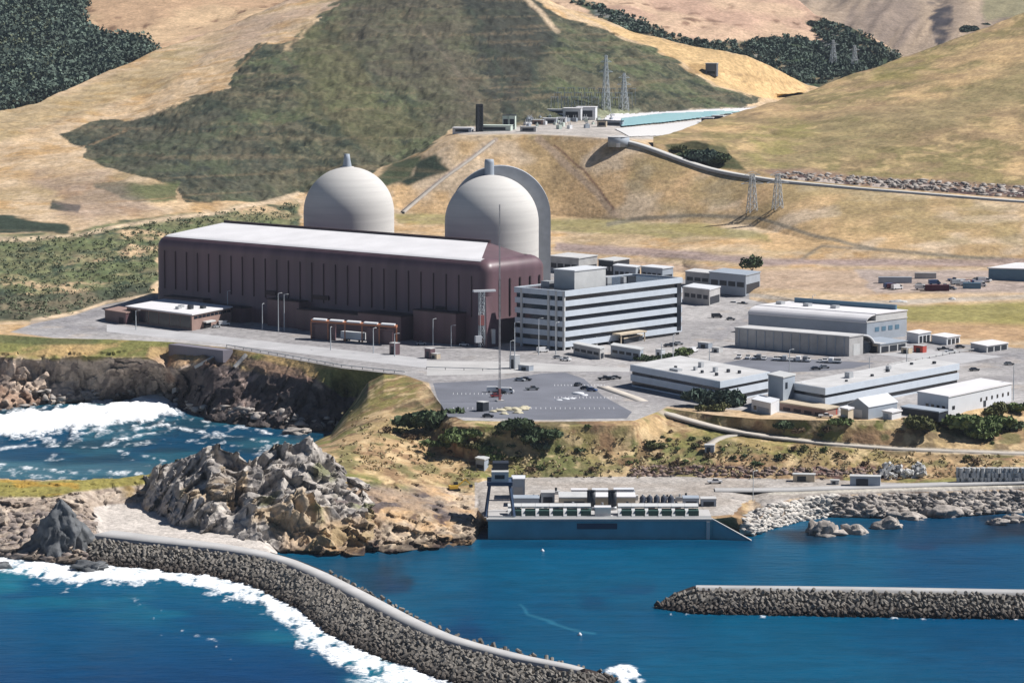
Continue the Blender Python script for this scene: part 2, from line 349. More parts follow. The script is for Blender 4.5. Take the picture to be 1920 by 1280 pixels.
    p.poly([(1290,120),(1330,122),(1322,140),(1295,138)], C3(150,120,80), 4, 3, .7)
    # side road of the pad
    trk = vn(np.stack([V[..., 0] * .012, V[..., 1] * .012, V[..., 2] * .8], -1), 401); p.mix(smooth(.35, .7, trk) * .22 * (1 - p.mask(pad, 1, 2)), C3(170,146,116))
    for ln in ([(300,200),(420,150),(520,60),(600,10)], [(0,300),(120,290),(240,240)], [(60,250),(200,190),(330,140)], [(200,380),(320,370),(420,386)]): p.line(ln, 2.2, C3(176,146,112), 8, 1.5, .6)
    notpad = 1 - .75 * p.mask(pad, 1, 2); p.c *= (1 + (.20 * p.n3 + .14 * p.n2) * notpad)[..., None]
    return np.clip(p.c, .005, .9)
TM = terrain_mat("hill_ground")
ground.build("ground", TM, paint_ground, relief_ground)

# ------------------------------------------------------------------ cliffs of the cove
def relief_rock(scale=1.0, facet=2.6, seed=0, vert=.35):
    def f(V, A):
        V = V.copy(); Q = V + np.stack([vn(V * .15, 5), vn(V * .15, 6), vn(V * .15, 7)], -1) * 1.0
        a = facets(Q * np.array([.11, .09, .06]) / scale + seed, seed); b = facets(Q * np.array([.30, .26, .17]) / scale + seed, seed + 7)
        r = ridg(V * np.array([.07, .07, .04]) / scale, 3, seed + 3); k = (a * 1.1 + b * .5 + r * .45) * facet
        V[..., 1] -= A * k; V[..., 0] += A * (b * .6 + a * .3) * facet * .5; V[..., 2] += A * k * vert
        return V
    return f
a_water = [(-600,768),(0,770),(100,758),(200,750),(300,746),(345,766),(400,790),(470,800),(550,806),(620,808),(680,792),(720,780)]
cliff = Loft([[(x, y + 10, -4) for x, y in a_water], [(x, y, 0) for x, y in a_water],
  [(-600,715,10),(0,715,10),(100,712,10),(290,712,9),(318,738,3),(335,728,6),(400,730,11),(500,748,10),(560,755,10),(620,760,9.5),(650,765,9),(720,750,13)],
  [(-600,668,21),(0,668,21),(60,673,20),(150,668,21),(280,672,21),(312,690,16),(335,694,16.5),(350,688,18),(380,670,22),(430,672,22),(500,694,21),(560,710,19.5),(620,722,18.8),(650,735,14.5),(680,728,17.5),(720,722,20.5)],
  g0],
  [.9, .95, 1.0, .5, 0], -602, 720, step=2.2, rowpx=2.0)
def paint_cliff(V, px, py):
    p = Paint(V, px, py, C3(198,178,160))
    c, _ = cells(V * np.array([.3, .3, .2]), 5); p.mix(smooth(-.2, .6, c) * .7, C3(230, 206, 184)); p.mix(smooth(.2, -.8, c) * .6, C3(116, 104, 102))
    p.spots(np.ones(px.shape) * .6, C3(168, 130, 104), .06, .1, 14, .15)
    p.poly([(330,700),(400,672),(640,712),(665,760),(640,810),(350,800),(315,760)], C3(74,70,74), 5, 5, .85)  # shade on the right cove cliff, which faces away from the sun, painted dark
    p.spots(p.mask([(330,690),(640,712),(660,800),(330,800)], 4, 4), C3(170,150,140), .12, .28, 17, .08)
    grass = smooth(19.0, 21.5, V[..., 2] + p.n2 * 2)
    gc = C3(206, 176, 124) * np.ones(V.shape); p.mix(grass, C3(196,166,116)); p.spots(grass, OLIVG, .05, .1, 19, .15)
    p.poly([(-60,622),(100,630),(200,634),(180,645),(90,645),(-60,640)], C3(106,112,74), 4, 3, .9)
    p.poly([(390,655),(560,690),(600,720),(500,700),(430,680),(380,690),(360,690)], C3(142,116,104), 5, 4, .8)
    p.poly([(330,690),(420,660),(400,650),(280,650),(270,668)], C3(196,160,120), 5, 3, .7)
    p.poly([(590,690),(760,702),(770,720),(700,745),(640,745),(600,715)], C3(150,144,86), 6, 4, .9)
    wet = smooth(3.0, .6, V[..., 2]); p.mix(wet * .6, C3(92,84,78))
    p.c *= (1 + .16 * p.n3)[..., None]; return np.clip(p.c, .01, .9)
RM = terrain_mat("cliff_rock", .6, .12, .3, .9, .8, .45)
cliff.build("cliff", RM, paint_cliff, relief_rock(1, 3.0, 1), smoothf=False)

# ------------------------------------------------------------------ headland, bluff and shore bench
c1 = [(590,1045),(650,1041),(750,1035),(820,1029),(880,1020),(895,1008),(905,990),(1350,992),(1412,1006),(1440,992),(1500,976),(1560,968),(1650,972),(1720,965),(1800,968),(1920,960),(2500,940)]
bluff = Loft([[(x, y + 10, -4) for x, y in c1], [(x, y, 0) for x, y in c1],
  [(590,935,13),(650,940,12),(720,960,9),(800,962,8),(860,968,6),(895,955,6),(910,972,6.5),(1340,972,6.5),(1370,969,6.3),(1395,974,4.6),(1412,986,3),(1430,966,5.5),(1450,945,7),(1500,930,7.5),(1600,922,8),(1700,918,8.3),(1920,911,8.8),(2500,900,9)],
  [(590,875,19),(650,890,17),(720,905,14),(800,905,11),(860,905,8.5),(895,905,9),(930,896,8.8),(1250,893,8.8),(1400,898,8.8),(1560,899,9),(1700,896,9.5),(1920,892,10.5),(2500,880,11)],
  [(590,845,20),(650,838,20),(720,830,19),(800,850,14),(900,862,13.2),(1000,850,16),(1100,848,16),(1200,845,16),(1350,838,17.5),(1560,842,16.7),(1920,858,14.2),(2500,870,13)],
  [(590,832,10),(620,820,10),(650,790,14),(680,775,18),(720,755,21),(780,748,24),(800,765,23.6),(825,788,23.2),(850,799,25.0),(1000,799,25.3),(1190,796,25.4),(1250,775,24.8),(1350,800,22),(1560,830,18),(1700,840,16.5),(1920,848,15),(2500,850,14)],
  [(590,826,-3),(620,812,-2),(645,775,5),(665,750,12),(690,716,22),(720,701,26)] + [q for q in g0 if q[0] > 720]],
  [1, 1, .35, .35, .35, .3, 0], 590, 2500, step=2.2, rowpx=2.0)
def relief_bluff(V, A):
    px, py = proj(V); head = 1 - smooth(880, 905, px); W = relief_rock(.7, 2.6, 11)(V, A * (.2 + 1.0 * head * smooth(885, 925, py)))
    flat = (px > 900) & (V[..., 2] < 9.1) & (V[..., 2] > 6.3)
    n = fbm(V * .12, 3, 8); W[..., 2] += np.where(flat, 0, A * n * 1.2)
    return np.where(flat[..., None], V, W)
def paint_bluff(V, px, py):
    p = Paint(V, px, py, C3(206, 176, 132))
    p.spots(np.ones(px.shape), C3(176, 146, 112), .05, .05, 3, .2); p.spots(np.ones(px.shape), OLIVG, .035, .18, 4, .12); p.spots(np.ones(px.shape) * .8, C3(120, 104, 82), .09, .22, 5, .1)
    p.poly([(640,690),(770,704),(800,720),(780,745),(700,770),(650,800),(600,830),(590,815),(650,760)], C3(150,142,84), 8, 5, .85)
    p.poly([(600,700),(720,700),(700,740),(640,760)], C3(140,120,98), 8, 8, .5)
    p.poly([(610,850),(700,790),(780,780),(860,850),(880,900),(760,905),(640,880)], C3(208,176,132), 10, 6, .7)
    p.poly([(1000,850),(1350,812),(1560,845),(1920,862),(1960,895),(1000,895)], C3(192,160,120), 8, 6, .5)
    p.spots(p.mask([(900,800),(1500,800),(1500,890),(900,895)], 8, 8), C3(130,130,84), .06, .12, 33, .12)
    p.poly([(1250,795),(1500,812),(1500,850),(1340,850),(1240,830)], C3(158,148,88), 10, 8, .5)
    p.spots(p.mask([(1180,870),(1700,870),(1700,900),(1180,900)], 6, 5), C3(120,92,84), .15, .0, 34, .15)
    p.spots(np.ones(px.shape) * .7, C3(150,118,92), .14, .12, 321, .15); p.spots(np.ones(px.shape) * .7, C3(226,198,154), .2, .22, 322, .12); p.spots(np.ones(px.shape) * .7, C3(116,118,76), .1, .26, 323, .1)
    p.line([(1130,725),(1200,750),(1250,776),(1350,803),(1440,818),(1560,832),(1700,842),(1930,850)], 9, C3(190,178,160), 1, 2)
    rock = smooth(905, 925, py + p.wy * 26 + (px - 600) * -.02) * (1 - smooth(893, 905, px)) + smooth(1396, 1412, px) * smooth(8, 30, py - np.interp(px, [1400,1500,1920], [925,905,893]))
    rock = np.clip(rock, 0, 1); c, _ = cells(V * .35, 5)
    p.mix(rock, C3(206,186,162)); p.mix(rock * smooth(0, .8, c) * .6, C3(224, 198, 166)); p.mix(rock * smooth(0, -.8, c) * .6, C3(130, 110, 100))
    p.spots(rock * (px < 900), C3(216,178,134), .07, .1, 36, .2); p.spots(rock, C3(110,92,84), .12, .25, 37, .1)
    p.poly([(560,930),(700,905),(820,930),(880,965),(870,985),(790,960),(650,950)], C3(132,126,126), 8, 8, .5)
    flat = (V[..., 2] < 9.0) & (V[..., 2] > 6.3) & (px > 890) & (py < np.interp(px, [900,1410,1480,1600,1920], [1000,962,935,926,915]))
    p.mix(flat * 1.0, C3(196,188,180)); p.spots(flat * .6, C3(176,164,152), .05, .0, 88, .2)
    p.mix((px > 1440) * smooth(13, 9, np.abs(py - np.interp(px, [1440,1600,1920], [922,917,908])) * 2) * 1.0, C3(208,200,186))
    wet = smooth(2.6, .8, V[..., 2] + p.n2 * .6); p.mix(wet * .75 * (V[..., 1] < 1500), C3(62,54,52))
    p.c *= (1 + .22 * p.n3 + .12 * p.n2)[..., None]; return np.clip(p.c, .01, .9)
BM = terrain_mat("bluff_ground", .7, .15, .28, .8, .6, .6)
bluff.build("bluff", BM, paint_bluff, relief_bluff, smoothf=False)

# ------------------------------------------------------------------ crag
crag = Loft([[(270,990,2),(310,995,2),(340,1012,2),(400,1020,2),(480,1030,2),(520,1048,-3),(700,1045,-3)],
  [(270,955,5),(310,968,5),(340,990,4.5),(400,1002,4.5),(480,1012,4),(520,1035,0),(600,1038,0),(700,1033,0)],
  [(270,925,8.5),(310,925,11),(360,932,14),(450,935,14.5),(550,955,12),(620,962,11),(700,975,7)],
  [(270,905,11),(310,890,16.5),(360,872,21),(400,852,26),(450,882,20),(520,852,25.3),(580,852,25),(620,874,20),(700,930,10)],
  [(270,897,12),(310,880,17),(350,864,22),(385,843,27),(410,834,29),(440,852,25.5),(465,874,21),(490,852,25),(520,831,29),(560,840,27),(580,829,29),(612,850,24),(640,882,17.5),(700,945,8)],
  ['back', 22, lambda z: z * .6], ['back', 50, -4]],
  [.6, .8, 1.2, 1.2, .9, 1, 1], 270, 700, step=1.6, rowpx=1.6)
def relief_crag(V, A):
    W = relief_rock(1.1, 2.9, 31, .6)(V, A); s = ridg(np.stack([V[..., 0] * .09 + V[..., 2] * .05, V[..., 1] * .05, V[..., 2] * .05], -1), 3, 77)
    W[..., 2] += A * s * 2.2; W[..., 1] -= A * s * 2.5; return W
def paint_crag(V, px, py):
    p = Paint(V, px, py, C3(188,180,172))
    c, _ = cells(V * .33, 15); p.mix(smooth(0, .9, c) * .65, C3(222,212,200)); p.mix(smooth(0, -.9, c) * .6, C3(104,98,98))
    p.spots(np.ones(px.shape), C3(200,178,150), .07, .3, 41, .12); p.spots(np.ones(px.shape) * .8, C3(120,122,80), .06, .28, 42, .1)
    p.poly([(530,1000),(700,960),(700,1040),(530,1040)], C3(214,180,140), 10, 10, .6)
    wet = smooth(2.6, .8, V[..., 2] + p.n2 * .6) * (px > 505); p.mix(wet * .75, C3(62,54,52))
    p.c *= (1 + .2 * p.n3)[..., None]; return np.clip(p.c, .01, .9)
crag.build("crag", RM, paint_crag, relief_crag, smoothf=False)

# ------------------------------------------------------------------ low point on the left
b1 = [(-600,1040),(0,1045),(50,1050),(110,1058),(170,1058),(230,1050),(340,1062),(560,1085)]
point = Loft([[(x, y + 12, -4) for x, y in b1], [(x, y, 0) for x, y in b1],
  [(-600,955,10),(0,958,10),(60,950,10.5),(110,940,11.5),(150,950,9.5),(175,975,6.5),(190,1006,4.6),(260,1014,4.6),(340,1020,4.8),(460,1036,4.8),(520,1062,4.6)],
  [(-600,935,11.5),(0,936,11.5),(110,930,12),(150,932,11.5),(175,945,8.5),(200,952,6),(260,950,5.5),(300,948,5.5),(340,955,5.5),(460,1000,5),(520,1058,4.8)],
  [(-600,905,13),(0,908,13),(60,906,12.8),(150,906,12.5),(230,905,12),(300,895,13),(320,905,12),(340,940,5.8),(460,985,5.2),(520,1054,4.6)],
  [(-600,893,13),(0,897,12.8),(60,900,12),(150,899,12),(230,895,12.3),(300,884,14),(320,896,13),(340,935,5.8),(460,980,5.2),(520,1051,4.6)],
  ['back', 25, 3], ['back', 30, -4]],
  [1, 1.1, .8, .5, .3, .5, .8, 1], -602, 520, step=2.2, rowpx=1.8)
def relief_point(V, A):
    px, py = proj(V); k = 1 - smooth(165, 195, px) * np.maximum(smooth(940, 955, py), smooth(325, 345, px)); return relief_rock(.8, 2.2, 51, .5)(V, A * k)
def paint_point(V, px, py):
    p = Paint(V, px, py, C3(196,178,160)); c, _ = cells(V * .35, 25)
    p.mix(smooth(0, .9, c) * .5, C3(222,206,188)); p.mix(smooth(0, -.8, c) * .55, C3(128,114,106))
    p.poly([(-60,900),(60,902),(150,900),(320,884),(310,905),(240,912),(140,920),(100,932),(-60,932)], C3(158,148,84), 5, 3)
    p.spots(p.mask([(-60,900),(150,900),(150,925),(-60,930)], 5, 3), C3(186,152,76), .08, .15, 26, .15)
    p.spots(p.mask([(140,905),(330,890),(330,930),(140,935)], 5, 3), C3(150,126,80), .08, .05, 27, .15)
    p.poly([(176,950),(200,945),(310,940),(350,960),(640,1000),(640,1120),(185,1060)], C3(222,212,202), 3, 2)
    wet = smooth(3.5, 1.5, V[..., 2] + p.n2); p.mix(wet * .7 * (px < 200), C3(66,58,56))
    p.c *= (1 + .16 * p.n3)[..., None]; return np.clip(p.c, .01, .9)
point.build("headland", RM, paint_point, relief_point, smoothf=False)

# ------------------------------------------------------------------ right hill
g5px = glines[6]
def hr_off(dd, dz_):
    def f(xs):
        q = np.stack([np.interp(xs, ground.xs, ground.lines[6][:, c]) for c in range(3)], -1); u = (xs - CX) / F
        k = (q[:, 1] + dd) / q[:, 1]; q[:, 0] *= k; q[:, 1] *= k; q[:, 2] += dz_; return q
    return f
hr = Loft([[hr_off(5, -2.5)], [hr_off(16, 1.5)],
  [(1225,261,0,2082),(1330,272,0,2050),(1450,262,0,2090),(1600,240,0,2110),(1920,200,0,2130),(2500,150,0,2150)],
  [(1225,259,0,2088),(1240,256,0,2095),(1300,234,0,2150),(1380,213,0,2220),(1450,191,0,2250),(1500,178,0,2280),(1600,141,0,2320),(1700,108,0,2350),(1800,73,0,2380),(1850,53,0,2400),(1920,28,0,2420),(2100,-40,0,2450),(2500,-120,0,2500)],
  ['back', 160, lambda z: z - 60]], [0, .3, 1, .8, 1], 1225, 2500, step=2.8, rowpx=2.4)
def relief_hr(V, A):
    V = V.copy(); n = fbm(V * np.array([.02, .012, .02]), 4, 62); g = ridg(np.stack([V[..., 0] * .02 + V[..., 1] * .018, V[..., 2] * .01, V[..., 1] * 0], -1), 3, 63); V[..., 2] += A * (n * 1.6 + g * 1.6 + fbm(V * .3, 2, 64) * .25); return V
def paint_hr(V, px, py):
    p = Paint(V, px, py, C3(198,168,126)); one = np.ones(px.shape)
    st = fbm(np.stack([(V[..., 0] + V[..., 2] * 1.2) * .02, V[..., 1] * .02, (V[..., 2] - V[..., 0] * .3) * .06], -1), 4, 66)
    p.mix(smooth(-.15, .3, st) * .75, C3(164,142,106)); p.mix(smooth(.05, -.4, st) * .5, C3(226,190,138)); p.spots(one * .75, C3(146,136,92), .03, .02, 311, .15); p.spots(one * .5, C3(176,148,116), .08, .15, 312, .15); p.spots(one * .5, C3(228,196,146), .12, .2, 313, .12)
    p.poly([(1400,300),(1440,260),(1600,215),(1760,190),(1960,110),(1960,180),(1700,260),(1560,300),(1480,330)], C3(156,142,104), 26, 20, .7)
    p.spots(p.mask([(1640,120),(1800,90),(1700,150),(1620,160)], 12, 10) * .6, C3(160,150,90), .05, -.1, 68, .25)
    p.spots(p.mask([(1400,240),(1620,215),(1560,290),(1420,320)], 18, 12) * .6, C3(160,152,92), .05, .0, 69, .25)
    p.poly([(1420,318),(1500,318),(1700,335),(1960,350),(1960,378),(1700,362),(1450,338)], C3(158,130,116), 8, 5, .8)
    p.spots(p.mask([(1460,325),(1700,338),(1960,352),(1960,378),(1460,338)], 5, 3), C3(96,76,74), .14, .05, 70, .12)
    p.spots(p.mask([(1460,330),(1960,360),(1960,380),(1460,342)], 5, 3), C3(205,190,178), .2, .15, 73, .12)
    p.poly([(1240,270),(1300,262),(1360,275),(1400,318),(1330,310),(1270,296)], C3(80,86,60), 6, 3, .9)
    trk = vn(np.stack([V[..., 0] * .012, V[..., 1] * .012, V[..., 2] * .7], -1), 402); p.mix(smooth(.3, .7, trk) * .3, C3(160,140,108))
    p.line([(1640,150),(1700,128),(1760,132)], 4, C3(140,132,80), 5, 2, .7); p.line([(1440,300),(1600,262),(1800,240),(1960,200)], 3, C3(170,144,110), 8, 2, .5)
    p.c *= (1 + .2 * p.n3 + .14 * p.n2)[..., None]; return np.clip(p.c, .01, .9)
hr.build("hill", TM, paint_hr, relief_hr)

# ------------------------------------------------------------------ far hills
def flat_relief(a1, a2, s1=.012, seed=80):
    def f(V, A):
        V = V.copy(); V[..., 2] += A * (fbm(V * s1, 4, seed) * a1 + ridg(np.stack([(V[..., 0] - V[..., 1] * .3) * .02, V[..., 1] * .004, V[..., 2] * 0], -1), 3, seed + 5) * a2); return V
    return f
far_left = Loft([[(-600,280,0,2640),(0,235,0,2600),(290,125,0,2680),(400,85,0,2780),(550,30,0,2880),(760,-10,0,2950)],
  [(-600,60,0,3000),(0,90,0,2950),(290,60,0,2950),(400,40,0,3000),(550,5,0,3050),(760,-30,0,3100)],
  [(-600,-140,0,3500),(760,-140,0,3500)]], [.2, 1, 1], -602, 760, step=4, rowpx=3)
def paint_fl(V, px, py):
    p = Paint(V, px, py, C3(222,190,152)); p.spots(np.ones(px.shape) * .7, C3(200,164,132), .015, .0, 90, .25)
    p.spots(np.ones(px.shape), C3(150,120,96), .05, .42, 91, .08)
    p.poly([(330,85),(380,60),(460,50),(640,-20),(640,40),(440,95)], C3(198,165,145), 14, 8, .6)
    p.poly([(-80,-80),(175,-80),(160,0),(150,35),(165,60),(200,68),(250,78),(292,98),(180,160),(-80,230)], FOREST, 8, 2)
    p.c *= (1 + .08 * p.n3)[..., None]; return np.clip(p.c, .01, .9)
far_left.build("far_hill", TM, paint_fl, flat_relief(8, 3, .01, 80))
back1 = Loft([[(980,130,0,2860),(1500,210,0,2860),(1900,210,0,2860)],
  [(980,60,0,2950),(1250,95,0,2950),(1530,160,0,2950),(1700,170,0,2950),(1900,210,0,2950)],
  [(980,-60,0,3300),(1450,-30,0,3300),(1500,-2,0,3250),(1530,28,0,3200),(1560,40,0,3150),(1620,66,0,3100),(1692,110,0,3060),(1760,145,0,3030),(1900,200,0,3000)],
  ['back', 150, lambda z: z - 60]], [.2, 1, .7, 1], 980, 1900, step=4, rowpx=3)
def paint_b1(V, px, py):
    p = Paint(V, px, py, C3(218,186,156)); p.spots(np.ones(px.shape) * .7, C3(196,160,140), .02, .0, 95, .25); p.spots(np.ones(px.shape), C3(150,120,100), .05, .42, 96, .08)
    m = p.mask([(1060,-5),(1130,15),(1180,32),(1260,70),(1340,82),(1400,78),(1470,68),(1550,78),(1510,40),(1560,38),(1620,62),(1700,108),(1720,160),(1500,200),(1300,130),(1180,70)], 9, 2)
    p.mix(m, C3(70,84,64)); p.spots(m, C3(128,116,92), .04, .12, 97, .12); p.spots(m * .7, C3(150,150,150), .05, .32, 98, .08)
    p.c *= (1 + .08 * p.n3)[..., None]; return np.clip(p.c, .01, .9)
back1.build("far_hill", TM, paint_b1, flat_relief(6, 3, .012, 120))
back2 = Loft([[(1380,220,0,3250),(2500,220,0,3250)], [(1380,60,0,3500),(2500,60,0,3500)], [(1380,-120,0,4000),(2500,-120,0,4000)]], [.5, 1, 1], 1380, 2500, step=5, rowpx=3)
def paint_b2(V, px, py):
    p = Paint(V, px, py, C3(176,156,136))
    st = fbm(np.stack([(V[..., 0] - V[..., 2] * 1.0) * .05, V[..., 1] * .004, V[..., 2] * .008], -1), 4, 101)
    p.mix(smooth(.0, .4, st) * .7, C3(205,180,152)); p.mix(smooth(0, -.4, st) * .6, C3(136,122,114))
    p.spots(p.mask([(1740,0),(1780,0),(1790,60),(1760,95),(1745,60)], 10, 4), C3(80,76,80), .04, -.2, 102, .2)
    p.poly([(1840,-20),(1980,-20),(1980,30),(1850,40)], C3(150,146,110), 8, 6, .7)
    return np.clip(p.c, .01, .9)
back2.build("far_hill", TM, paint_b2, flat_relief(8, 10, .01, 130))
# ================================================================== WATER
xs = np.concatenate([np.linspace(-4000, -100, 14), np.arange(-60, 1984, 2.6), np.linspace(2020, 6000, 14)])
ys = np.concatenate([[9000, 5000, 3200, 2400, 1900, 1600, 1420, 1330], np.arange(1300, 735, -1.7), [720, 700, 660, 600, 520]])
gx, gy = np.meshgrid(xs, ys); WV = P(gx, gy, 0.0)
def WC(*c): return lin(c, .62)
def water_paint(V, px, py):
    p = Paint(V, px, py, WC(2, 98, 134)); q = V * np.array([1, .35, 1])
    big = fbm(q * .012, 4, 201); p.mix(smooth(-.1, .5, big) * .5, WC(0, 70, 120)); p.mix(smooth(.0, -.5, big) * .35, WC(10, 108, 155))
    # near the bottom the open water is darker
    open_ = inpoly(px, py, [(-300,1020),(200,1040),(480,1090),(700,1230),(900,1330),(900,2000),(-300,2000)])
    p.mix(smooth(0, 60, open_) * .5, WC(0, 78, 126)); p.mix(smooth(1180, 1290, py) * (px < 900) * .5, WC(0, 58, 112))
    sea = [(0,1045),(60,1062),(150,1075),(200,1072),(300,1078),(400,1088),(480,1108),(560,1150),(620,1195),(700,1232),(780,1258),(850,1285)]
    d = pline_dist(px, py, sea); p.mix(smooth(80, 10, d) * (open_ > -5) * .32, WC(16, 124, 150)); p.spots(smooth(120, 20, d) * (open_ > -5), WC(30, 132, 156), .035, .2, 202, .2)
    # kelp and shallows, then a darker strip along the seawall
    kelp = np.clip(p.mask([(540,1050),(700,1040),(880,1022),(880,1034),(760,1060),(760,1110),(700,1115),(600,1070)], 16, 12) + p.mask([(1420,1000),(1560,975),(1960,962),(1960,1020),(1700,1015),(1520,1020)], 16, 12), 0, 1)
    kn = smooth(-.35, .3, fbm(q * .05, 4, 203)); p.mix(kelp * (.35 + .55 * kn), WC(38, 50, 66)); p.mix(kelp * smooth(.1, .5, fbm(q * .07, 4, 204)) * .6, WC(74, 66, 66))
    p.spots(0.7 * p.mask([(700,1090),(820,1120),(900,1170),(950,1200),(880,1195),(780,1150)], 20, 16), WC(10, 62, 108), .03, -.05, 205, .2)
    p.spots(p.mask([(1080,1110),(1240,1100),(1250,1150),(1100,1145)], 16, 12) * .5, WC(20, 62, 104), .05, .0, 206, .2)
    p.spots(p.mask([(1700,1020),(1960,1000),(1960,1060),(1750,1050)], 16, 12) * .6, WC(40, 60, 96), .05, .1, 207, .2)
    p.poly([(900,1012),(1410,1010),(1410,1026),(900,1030)], WC(0, 58, 96), 5, 5, .5)
    # cove
    cove = inpoly(px, py, [(-300,700),(700,700),(700,830),(640,860),(340,900),(-300,930)]); cv = smooth(-5, 10, cove)
    p.mix(cv * .8, WC(14, 76, 108)); p.spots(cv * .5, WC(60, 122, 134), .03, .12, 208, .2); p.spots(cv * .7, WC(30, 70, 90), .05, .1, 209, .15)
    p.poly([(-80,860),(330,872),(330,895),(-80,895)], WC(100,146,160), 8, 8, .45)
    # ---- foam
    f = np.zeros(px.shape); n = fbm(q * .09, 4, 210); nf = fbm(q * .35, 3, 211); strk = ridg(q * np.array([.035, .06, 1]), 3, 212)
    surf = inpoly(px + p.wx * 14, py + p.wy * 10, [(-200,772),(0,780),(120,768),(240,758),(270,738),(310,738),(325,770),(330,782),(200,800),(60,815),(-200,820)])
    f = np.maximum(f, smooth(-6, 5, surf + nf * 7) * (1 + .5 * smooth(0, 14, surf))); f = np.maximum(f, cv * smooth(-40, 0, surf + n * 22) * smooth(.0, .5, nf + .2) * .6)
    for ln, wd in (([(-40,850),(60,836),(180,838),(290,812)], 7), ([(200,842),(300,862),(400,878)], 5), ([(320,800),(440,815),(520,828)], 7), ([(-40,870),(120,882),(260,890)], 9), ([(120,800),(260,806),(330,796)], 8), ([(380,790),(470,806),(540,815)], 5)):
        dd = pline_dist(px + p.wx * 12, py + p.wy * 8, ln); f = np.maximum(f, cv * smooth(wd, 0, dd) * smooth(-.5, .3, nf) * .62)
    f = np.maximum(f, cv * smooth(.42, .62, strk) * smooth(-.2, .3, nf) * .4)
    # breaking line along the outer breakwater
    wd = np.interp(px, [0, 60, 130, 200, 330, 430, 520, 620, 700, 800, 900], [30, 22, 28, 17, 16, 24, 46, 62, 66, 60, 60])
    below = np.interp(px, [s[0] for s in sea], [s[1] for s in sea]); t = (py - below) + p.wy * 9 + n * 10
    fs = smooth(1.0, .55, t / wd + nf * .25) * smooth(-30, -6, py - below + 16) * (px < 930) * smooth(-.55, .05, nf + .45 - np.clip(t / wd, 0, 1) * .5)
    f = np.maximum(f, fs * (py > 1000) * (.86 + .5 * nf))
    f = np.maximum(f, smooth(1.6, .9, t / wd + n * .5) * (t > 0) * (px < 930) * smooth(.1, .4, nf) * .6 * (py > 1000))
    # wisps and flecks out at sea
    for ln, wd in (([(215,1118),(300,1140),(290,1160)], 5), ([(340,1185),(400,1200),(430,1235)], 6), ([(160,1095),(210,1100)], 4), ([(300,1190),(340,1196)], 4)):
        dd = pline_dist(px + p.wx * 14, py + p.wy * 12, ln); f = np.maximum(f, smooth(wd, 0, dd) * smooth(-.1, .45, nf) * .5)
    f = np.maximum(f, (open_ > 20) * smooth(.62, .85, fbm(q * .22, 3, 213)) * .5)
    tip = np.hypot((px - 1165) / 1.8, py - 1272); f = np.maximum(f, smooth(28, 12, tip + n * 14) * smooth(-.4, .2, nf))
    lp = pline_dist(px, py, [(1260,1152),(1400,1154),(1920,1160)]); f = np.maximum(f, smooth(7, 1, lp) * smooth(.2, .5, nf) * .6)
    dk = pline_dist(px + p.wx * 10, py + p.wy * 6, [(975,1130),(990,1150),(1080,1178),(1120,1185)]); p.mix(smooth(4, 0, dk) * .35, C3(80,160,185))
    rp = fbm(V * np.array([.10, .35, 1]), 3, 230); p.c *= (1 + .10 * p.n2 + .22 * rp)[..., None]
    return np.clip(p.c, .001, .9), np.clip(f, 0, 1.5)
wpx, wpy = proj(WV); wc, wf = water_paint(WV, wpx, wpy)
WV[..., 2] += np.where((wpy > 735) & (wpy < 1300), fbm(WV * .11, 3, 220) * .12 + wf * (.35 + .5 * fbm(WV * .3, 3, 221)), 0)
WV[..., 2] += np.where((wpy < 830) & (wpy > 735) & (wpx < 340), np.minimum(wf, 1) * (1.2 + 1.6 * fbm(WV * .16, 4, 222)), 0)
m = bpy.data.materials.new("sea_water"); m.use_nodes = True; t = m.node_tree; b = t.nodes["Principled BSDF"]
a = t.nodes.new("ShaderNodeAttribute"); a.attribute_name = "col"; fa = t.nodes.new("ShaderNodeAttribute"); fa.attribute_name = "foam"
tc = t.nodes.new("ShaderNodeTexCoord"); n1 = t.nodes.new("ShaderNodeTexNoise"); n1.inputs["Scale"].default_value = .6; n1.inputs["Detail"].default_value = 8; n1.inputs["Roughness"].default_value = .7
t.links.new(tc.outputs["Object"], n1.inputs["Vector"])
fm = t.nodes.new("ShaderNodeMath"); fm.operation = 'MULTIPLY_ADD'; t.links.new(n1.outputs[0], fm.inputs[0]); fm.inputs[1].default_value = 2.4; fm.inputs[2].default_value = -1.2
fa2 = t.nodes.new("ShaderNodeMath"); fa2.operation = 'ADD'; t.links.new(fa.outputs["Fac"], fa2.inputs[0]); gt = t.nodes.new('ShaderNodeMath'); gt.operation = 'MULTIPLY'; gt.use_clamp = True; t.links.new(fa.outputs['Fac'], gt.inputs[0]); gt.inputs[1].default_value = 2.2; gm = t.nodes.new('ShaderNodeMath'); gm.operation = 'MULTIPLY'; t.links.new(gt.outputs[0], gm.inputs[0]); t.links.new(fm.outputs[0], gm.inputs[1]); t.links.new(gm.outputs[0], fa2.inputs[1])
fr = t.nodes.new("ShaderNodeMapRange"); fr.interpolation_type = 'SMOOTHSTEP'; fr.inputs["From Min"].default_value = .12; fr.inputs["From Max"].default_value = 1.0; t.links.new(fa2.outputs[0], fr.inputs[0])
mix = t.nodes.new("ShaderNodeMix"); mix.data_type = 'RGBA'; t.links.new(fr.outputs[0], mix.inputs[0]); t.links.new(a.outputs["Color"], mix.inputs[6]); mix.inputs[7].default_value = (.9, .91, .91, 1)
t.links.new(mix.outputs[2], b.inputs["Base Color"])
rr = t.nodes.new("ShaderNodeMapRange"); rr.inputs["To Min"].default_value = .28; rr.inputs["To Max"].default_value = .9; t.links.new(fr.outputs[0], rr.inputs[0]); t.links.new(rr.outputs[0], b.inputs["Roughness"])
b.inputs["Specular IOR Level"].default_value = .06; b.inputs["IOR"].default_value = 1.33
